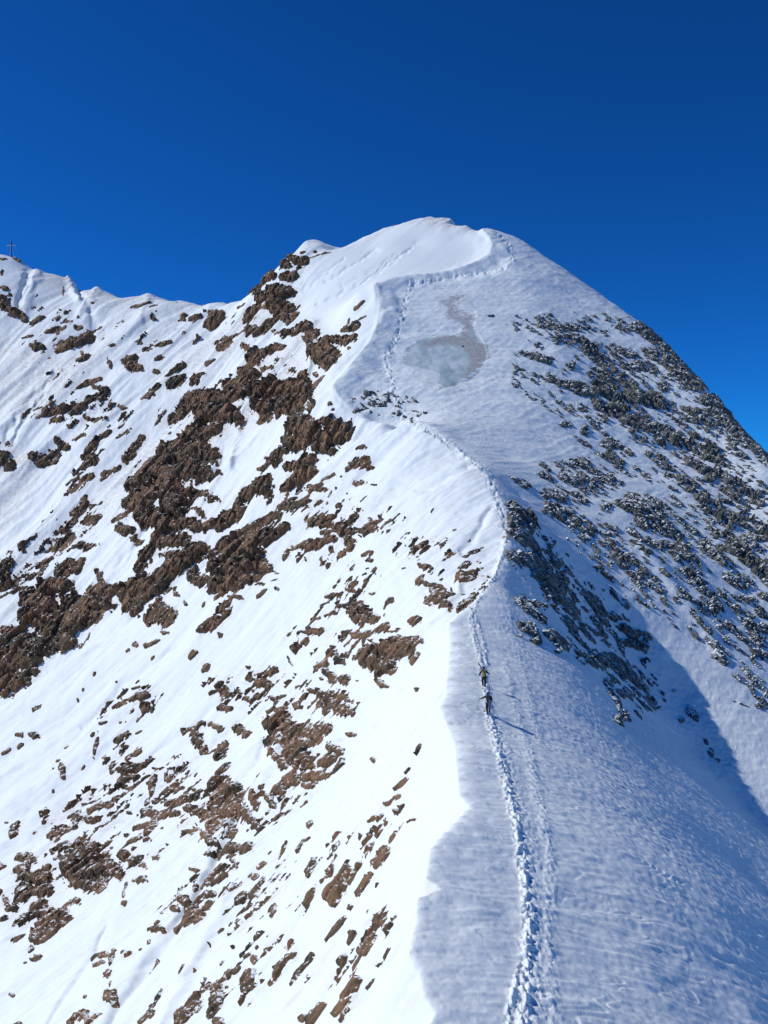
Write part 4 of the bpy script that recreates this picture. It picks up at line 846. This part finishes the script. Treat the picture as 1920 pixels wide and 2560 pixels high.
pa_s=.94
PA=person('person',A0-Vector((0,0,.03)),0.0,pa,'climber further up the snow track, ochre backpack, arms spread, a ski pole in each hand',M_DARKJ,M_NAVY,M_BLACK)
pb=dict(pelvis=(0,.0,.92),waist=(0,.05,1.07),chest=(.01,.14,1.29),neck=(.01,.21,1.46),head=(.01,.27,1.60),
 sh_l=(-.19,.17,1.40),el_l=(-.40,.20,1.27),wr_l=(-.58,.32,1.18),sh_r=(.20,.15,1.40),el_r=(.30,.10,1.13),wr_r=(.30,.32,1.02),
 grip_l=(-.68,.38,1.14),grip_r=(.31,.42,1.0),hip_l=(-.10,.0,.86),kn_l=(-.12,.12,.48),an_l=(-.11,-.08,.10),hip_r=(.10,.02,.86),kn_r=(.10,.20,.50+rise),an_r=(.10,.12,.11+rise))
PB=person('person',B0-Vector((0,0,.03)),0.0,pb,'climber in dark clothes nearer the camera, left arm out to a ski pole',M_DARKJ,M_BLACK,M_BLACK)
def w(root,p): return world(root,p)
for R0 in (PA,PB): R0.rotation_euler=(0,0,0)
bpy.context.view_layer.update()
backpack(PA,(0,-.07,1.22),M_OLIVE,'ochre yellow backpack worn by the climber further up the track')
backpack(PB,(.01,-.08,1.22),M_DARKJ,'black backpack worn by the climber nearer the camera')
ski_pair(w(PA,(-.14,-.17,1.52)),(-.50,.12,.86),(.1,-1,.1),M_SKI,'pair of black skis slanting left across the ochre backpack',1.45)
ski_pair(w(PB,(.05,-.22,1.42)),(.03,.16,1),(.0,-1,.1),M_SKIL,'pair of pale blue skis carried upright on the black backpack',1.72)
def ground_pt(x,y): return Vector((x,y,gz(x,y)))
def tipat(root,gp,dx,dy):
    g=w(root,gp); return Vector((g.x+dx,g.y+dy,gz(g.x+dx,g.y+dy)-.03))
def topat(root,gp,tip):
    g=w(root,gp); return g+(g-tip).normalized()*.06
for R0,ps,ptx in ((PA,pa,('ski pole planted left of the climber with the ochre backpack','ski pole held out right of the climber with the ochre backpack')),
                  (PB,pb,('long ski pole held out to the left by the climber in dark clothes','ski pole close on the right of the climber in dark clothes'))):
    for s_,l_,dx,dy in (('l',ptx[0],-.12,.05),('r',ptx[1],.16,.12)):
        if R0 is PB and s_=='l': dx=-.22
        tip=tipat(R0,ps['grip_'+s_],dx,dy); g=w(R0,ps['grip_'+s_]); gg=g+Vector((0,0,0)); pole(topat(R0,ps['grip_'+s_],tip),tip,l_)

# ---------------------------------------------------------------- summit cross
c0=hit(24.5,551,300,345); c0=Vector(((24.5-CU)/F*334.5,334.5,gz((24.5-CU)/F*334.5,334.5)-.2))
cr=empty('summit_cross',c0); tag(cr,'tall steel summit cross with guy wires on the far left peak','summit cross')
px=334.5/F
Hc=(CV-521)*px-c0.z
def lattice(name,p0,p1,hw,mat,parent,n=10):
    me=bpy.data.meshes.new(name); vs=[];fs=[]; p0=Vector(p0);p1=Vector(p1); d=(p1-p0).normalized(); u=Vector((0,1,0)) if abs(d.y)<.9 else Vector((1,0,0)); v=d.cross(u).normalized(); u=v.cross(d)
    def bar(a_,b_,r):
        a_=Vector(a_);b_=Vector(b_); dd=(b_-a_).normalized(); x_=dd.orthogonal().normalized(); y_=dd.cross(x_); k0=len(vs)
        for q in (a_,b_):
            for i,j in ((-1,-1),(1,-1),(1,1),(-1,1)): vs.append(tuple(q+x_*r*i+y_*r*j))
        for i in range(4): fs.append((k0+i,k0+(i+1)%4,k0+4+(i+1)%4,k0+4+i))
        fs.append((k0+3,k0+2,k0+1,k0)); fs.append((k0+4,k0+5,k0+6,k0+7))
    cs=[(-1,-1),(1,-1),(1,1),(-1,1)]
    for i,j in cs: bar(p0+u*hw*i+v*hw*j,p1+u*hw*i+v*hw*j,hw*.38)
    L_=(p1-p0).length
    for k_ in range(n):
        for q in range(4):
            i,j=cs[q]; i2,j2=cs[(q+1)%4]; bar(p0+d*L_*k_/n+u*hw*i+v*hw*j,p0+d*L_*(k_+1)/n+u*hw*i2+v*hw*j2,hw*.2)
    me.from_pydata(vs,[],fs); me.materials.append(mat); o=link(bpy.data.objects.new(name,me)); o.parent=parent; return o
lattice('upright',(0,0,-.4),(0,0,Hc),.10,M_STEEL,cr,12)
zc=Hc-9.0*px
lattice('crossbeam',(-1.75,0,zc),(-.13,0,zc),.07,M_ZINC,cr,5); lattice('crossbeam',(.13,0,zc),(1.55,0,zc),.07,M_ZINC,cr,5)
for sx,ex in ((-1,-1.7),(1,3.3)):
    gx=c0.x+ex; ez=gz(gx,c0.y+.3)-c0.z
    tube('guy_wire',[(sx*1.4,0,zc),(ex,.3,ez-.1)],[.018,.018],M_ZINC,cr,6)
for sy in (-1,1):
    ez=gz(c0.x+.2,c0.y+sy*2.2)-c0.z; tube('guy_wire',[(0,sy*.1,Hc*.8),(.2,sy*2.2,ez-.1)],[.018,.018],M_ZINC,cr,6)

# ---------------------------------------------------------------- describing the rocks
ANCH=[(430,980,'huge dark brown cliff running diagonally across the left face down to the left edge'),(150,1320,'long brown cliff band sloping down to the left edge of the photo'),
(840,1400,'large smooth brown slab low on the bright flank with a crack across it'),(1010,1290,'brown wedge-shaped rock right beside the track bend'),(1000,1235,'flat brown rock just above the wedge-shaped rock by the track'),
(945,1280,'pair-like brown boulder left of the wedge-shaped rock by the track'),(190,1880,'tall reddish brown tower of rock at lower left'),(100,1990,'brown slab below the reddish tower at lower left'),
(50,1900,'upright curved brown rock near the lower left edge'),(540,1180,'squarish grey-brown cliff block on the snow spur'),(600,1030,'brown cliff block under the upper end of the snow spur'),
(720,930,'dark grey block at the top right end of the brown cliffs'),(700,750,'brown band of crags below the smooth summit snow face'),(590,640,'dark rocky rib on the skyline left of the summit snow face'),
(1165,1240,'rusty brown crag in the shade just right of the track'),(1130,1340,'dark crag in the shade right of the climbers\' track'),(1330,1430,'black crag at the foot of the shaded rib'),
(1110,1060,'dark crag at the shoulder where the shaded face begins'),(1590,1390,'tall dark pillar rock near the right edge'),(1380,1100,'pale layered crag on the second rib to the right'),
(1240,1040,'rusty crag at the top of the second rib'),(800,875,'small cluster of dark rock beside the track above the saddle'),(1490,1540,'small black rock alone in the shaded couloir'),
(1560,1410,'grey boulder on the lit strip of the couloir'),(500,1720,'largest brown crag in the lower left middle, broken into many furrowed blocks'),(640,1560,'cluster of brown crags in the centre of the bright flank'),
(420,1580,'brown pear-shaped rock on the left part of the bright flank'),(350,1300,'reddish brown rock standing below the snow spur'),(485,1325,'long grey rock slanting below the snow spur'),
(1225,915,'lone grey boulder on the open snow right of the summit face'),(820,1462,'small round brown rock below the large smooth slab'),(150,735,'long brown rock under the far left ridge'),
(680,1660,'brown crag at the lower end of the central cluster'),(850,1700,'long thin grey slab near the sunlit crest edge'),(730,1910,'long brown slab on the lower bright flank'),
(530,1800,'brown crag ending a band above the smooth lower slope'),(410,1960,'brown block group on the lower left flank'),(465,690,'brown rock hanging under the low point of the left skyline'),
(1440,1450,'small dark rock between the shaded rib and the lit strip'),(230,2145,'small dark rock alone near the bottom left'),(470,2150,'dark crag at the bottom edge left of centre')]
SHORT={(840,1400):'smooth slab on the bright flank',(1010,1290):'wedge-shaped rock by the track bend',(945,1280):'boulder left of the wedge-shaped rock',(190,1880):'tall reddish tower at lower left',
(100,1990):'slab under the reddish tower',(700,750):'crags under the summit face',(590,640):'rocky rib on the skyline',(1165,1240):'rusty crag beside the track',(1330,1430):'black crag at the rib foot',
(1590,1390):'tall pillar rock near the right edge',(1380,1100):'pale layered crag',(1240,1040):'rusty crag on the second rib',(1490,1540):'lone black rock in the couloir',(1560,1410):'grey boulder on the lit strip',
(500,1720):'largest lower left crag',(420,1580):'pear-shaped rock on the flank',(350,1300):'reddish rock under the snow spur',(1225,915):'lone grey boulder on open snow',(820,1462):'round rock below the slab',
(150,735):'long rock under the far ridge',(730,1910):'long slab on the lower flank',(410,1960):'block group at lower left',(465,690):'hanging rock under the skyline',(230,2145):'lone rock near the bottom left',(470,2150):'crag at the bottom edge',(1000,1235):'flat rock near the track bend',(1110,1060):'crag at the shaded shoulder'}
def region(u,v):
    if u>1060 or (u>870 and v<950 and v>600):
        if v<980: return 'on the upper right flank under the summit','rocks on the upper right flank'
        if v<1250: return 'on the second rib right of the track','rocks on the second rib'
        if u<1420: return 'on the shaded rib right of the track','rocks on the shaded rib'
        return 'beside the couloir near the right edge','rocks beside the couloir'
    if v<760+ (0 if u<500 else 60): return 'high on the left cirque face below the skyline','rocks high on the cirque face'
    if v<1525-u*.78: return 'among the cliffs of the left cirque face','rocks among the cirque cliffs'
    if v<1470: return 'on the upper bright flank left of the track','rocks on the upper bright flank'
    if v<1800: return 'on the middle of the bright flank','rocks on the middle of the bright flank'
    if u<600: return 'near the lower left corner of the snow slope','rocks on the lower left slope'
    return 'on the lower bright flank below the crest edge','rocks on the lower bright flank'
used=set(); LM=[]
for au,av,txt in ANCH:
    best=None
    for r in rock_objs:
        if id(r[0]) in used: continue
        d=math.hypot(r[3]-au,r[4]-av)/(12+.55*r[2]**.5)
        if best is None or d<best[0]: best=(d,r)
    if best and best[0]<1.0:
        r=best[1]; used.add(id(r[0])); LM.append((r[3],r[4],SHORT.get((au,av)))); r[0]['label']=txt; r[0]['category']='rock'
LM=[q for q in LM if q[2]]+[(1045,1460,'upper climber'),(1055,1520,'lower climber'),(950,775,'ice patch'),(24,535,'summit cross'),(1062,540,'curved lip under the summit'),(870,890,'saddle on the track')]
vu=np.bincount(lab.ravel(),weights=(faceU**2*fa*core).ravel(),minlength=ncomp+1)/np.maximum(area,1e-6)-cu**2
vv=np.bincount(lab.ravel(),weights=(faceV**2*fa*core).ravel(),minlength=ncomp+1)/np.maximum(area,1e-6)-cv**2
cc=np.bincount(lab.ravel(),weights=(faceU*faceV*fa*core).ravel(),minlength=ncomp+1)/np.maximum(area,1e-6)-cu*cv
def colour_of(o):
    rt=SD[int(np.clip(np.interp(o.location.y,yy,np.arange(NR)),0,NR-1)),int(np.clip(np.interp(o.location.x/o.location.y,tt,np.arange(NCOL)),0,NCOL-1))]>.5
    return 'dark grey' if rt else 'brown'
def shape_of(i,ar):
    a_,b_,c_=vu[i],vv[i],cc[i]; m=(a_+b_)/2; d=math.sqrt(max(0,((a_-b_)/2)**2+c_**2)); r=math.sqrt((m+d)/max(m-d,.5))
    size='broad' if ar>1500 else ('mid-sized' if ar>420 else ('small' if ar>110 else 'tiny'))
    return size+(' slanting' if r>2.1 and abs(c_)>.35*d else (' elongated' if r>2.1 else ''))
pairs=[]
for r in rock_objs:
    if id(r[0]) in used: continue
    for k_,(lu,lv,nm) in enumerate(LM):
        dx,dy=r[3]-lu,r[4]-lv; d=math.hypot(dx,dy)
        if d<330:
            an=(math.degrees(math.atan2(-dy,dx))+360)%360; q=int(((an+22.5)%360)//45)
            pairs.append((d,k_,q,r))
pairs.sort(key=lambda t_:t_[0]); taken=set()
DIR=['right of','upper right of','above','upper left of','left of','lower left of','below','lower right of']
for d,k_,q,r in pairs:
    if id(r[0]) in used or (k_,q) in taken: continue
    taken.add((k_,q)); used.add(id(r[0])); r[0]['category']='rock'
    r[0]['label']='%s %s rock nearest %s the %s'%(shape_of(r[1],r[2]).replace('mid-sized ',''),colour_of(r[0]),DIR[q],LM[k_][2])
    if len(r[0]['label'].split())>16: r[0]['label']=r[0]['label'].replace(' slanting','').replace(' elongated','').replace('dark grey','grey')
for o,i,ar,u,v,big in rock_objs:
    if ar > 12000 and id(o) in used: o['category']='cliff' if ar>100000 else 'crag'
    if id(o) in used: continue
    rt=SD[int(np.clip(np.interp(o.location.y,yy,np.arange(NR)),0,NR-1)),int(np.clip(np.interp(o.location.x/o.location.y,tt,np.arange(NCOL)),0,NCOL-1))]>.5
    col='dark grey' if rt else 'brown'
    ph,gr=region(u,v)
    size='broad broken' if ar>1500 else ('jagged' if ar>420 else ('fist-shaped' if ar>150 else 'small'))
    size={'fist-shaped':'middling'}.get(size,size)
    o['label']='%s %s rock %s'%(size,col,ph); o['category']='rock'; o['group']=size+' '+gr
SUN_E=3.3; SKY_STR=0.10; SKY_OZ=6.0; EXPO=0.0; SKY_TINT=(.9,7.0,12.4)
# ---------------------------------------------------------------- camera, sun, sky
cam=bpy.data.cameras.new('camera'); co=bpy.data.objects.new('camera',cam); bpy.context.scene.collection.objects.link(co)
co.rotation_euler=(math.radians(90),0,0); cam.sensor_fit='VERTICAL'; cam.sensor_height=24; cam.lens=24*F/2212; cam.clip_start=.1; cam.clip_end=40000; bpy.context.scene.camera=co
SUN_EL, SUN_AZ = math.radians(42), math.radians(7)      # height, and how far ahead of due left
sd=Vector((-math.cos(SUN_EL)*math.cos(SUN_AZ), math.cos(SUN_EL)*math.sin(SUN_AZ), math.sin(SUN_EL)))
s=bpy.data.lights.new('sun','SUN'); s.energy=SUN_E; s.angle=math.radians(.5); s.color=(1,.985,.93); so=bpy.data.objects.new('sun',s); bpy.context.scene.collection.objects.link(so)
so.rotation_euler=sd.to_track_quat('Z','Y').to_euler()
w=bpy.data.worlds.new('World'); bpy.context.scene.world=w; w.use_nodes=True; t=w.node_tree; k=NB(t)
sky=k.n('ShaderNodeTexSky',sky_type='NISHITA'); sky.sun_disc=False; sky.sun_elevation=SUN_EL; sky.sun_rotation=math.atan2(sd.x,sd.y)
sky.altitude=3500; sky.air_density=1.0; sky.dust_density=0.0; sky.ozone_density=SKY_OZ
def vm(op,a,c):
    q=k.n('ShaderNodeVectorMath',operation=op); k.l(a,q.inputs[0]); q.inputs[1].default_value=c; return q.outputs[0]
gm=k.n('ShaderNodeGamma'); gm.inputs['Gamma'].default_value=1.2; k.l(vm('MULTIPLY',sky.outputs[0],(.1,.1,.1)),gm.inputs['Color'])
k.l(vm('MULTIPLY',gm.outputs[0],SKY_TINT),t.nodes['Background'].inputs[0])
t.nodes['Background'].inputs[1].default_value=SKY_STR
vs=bpy.context.scene.view_settings; vs.view_transform='Standard'; vs.look='None'; vs.exposure=EXPO; vs.gamma=1
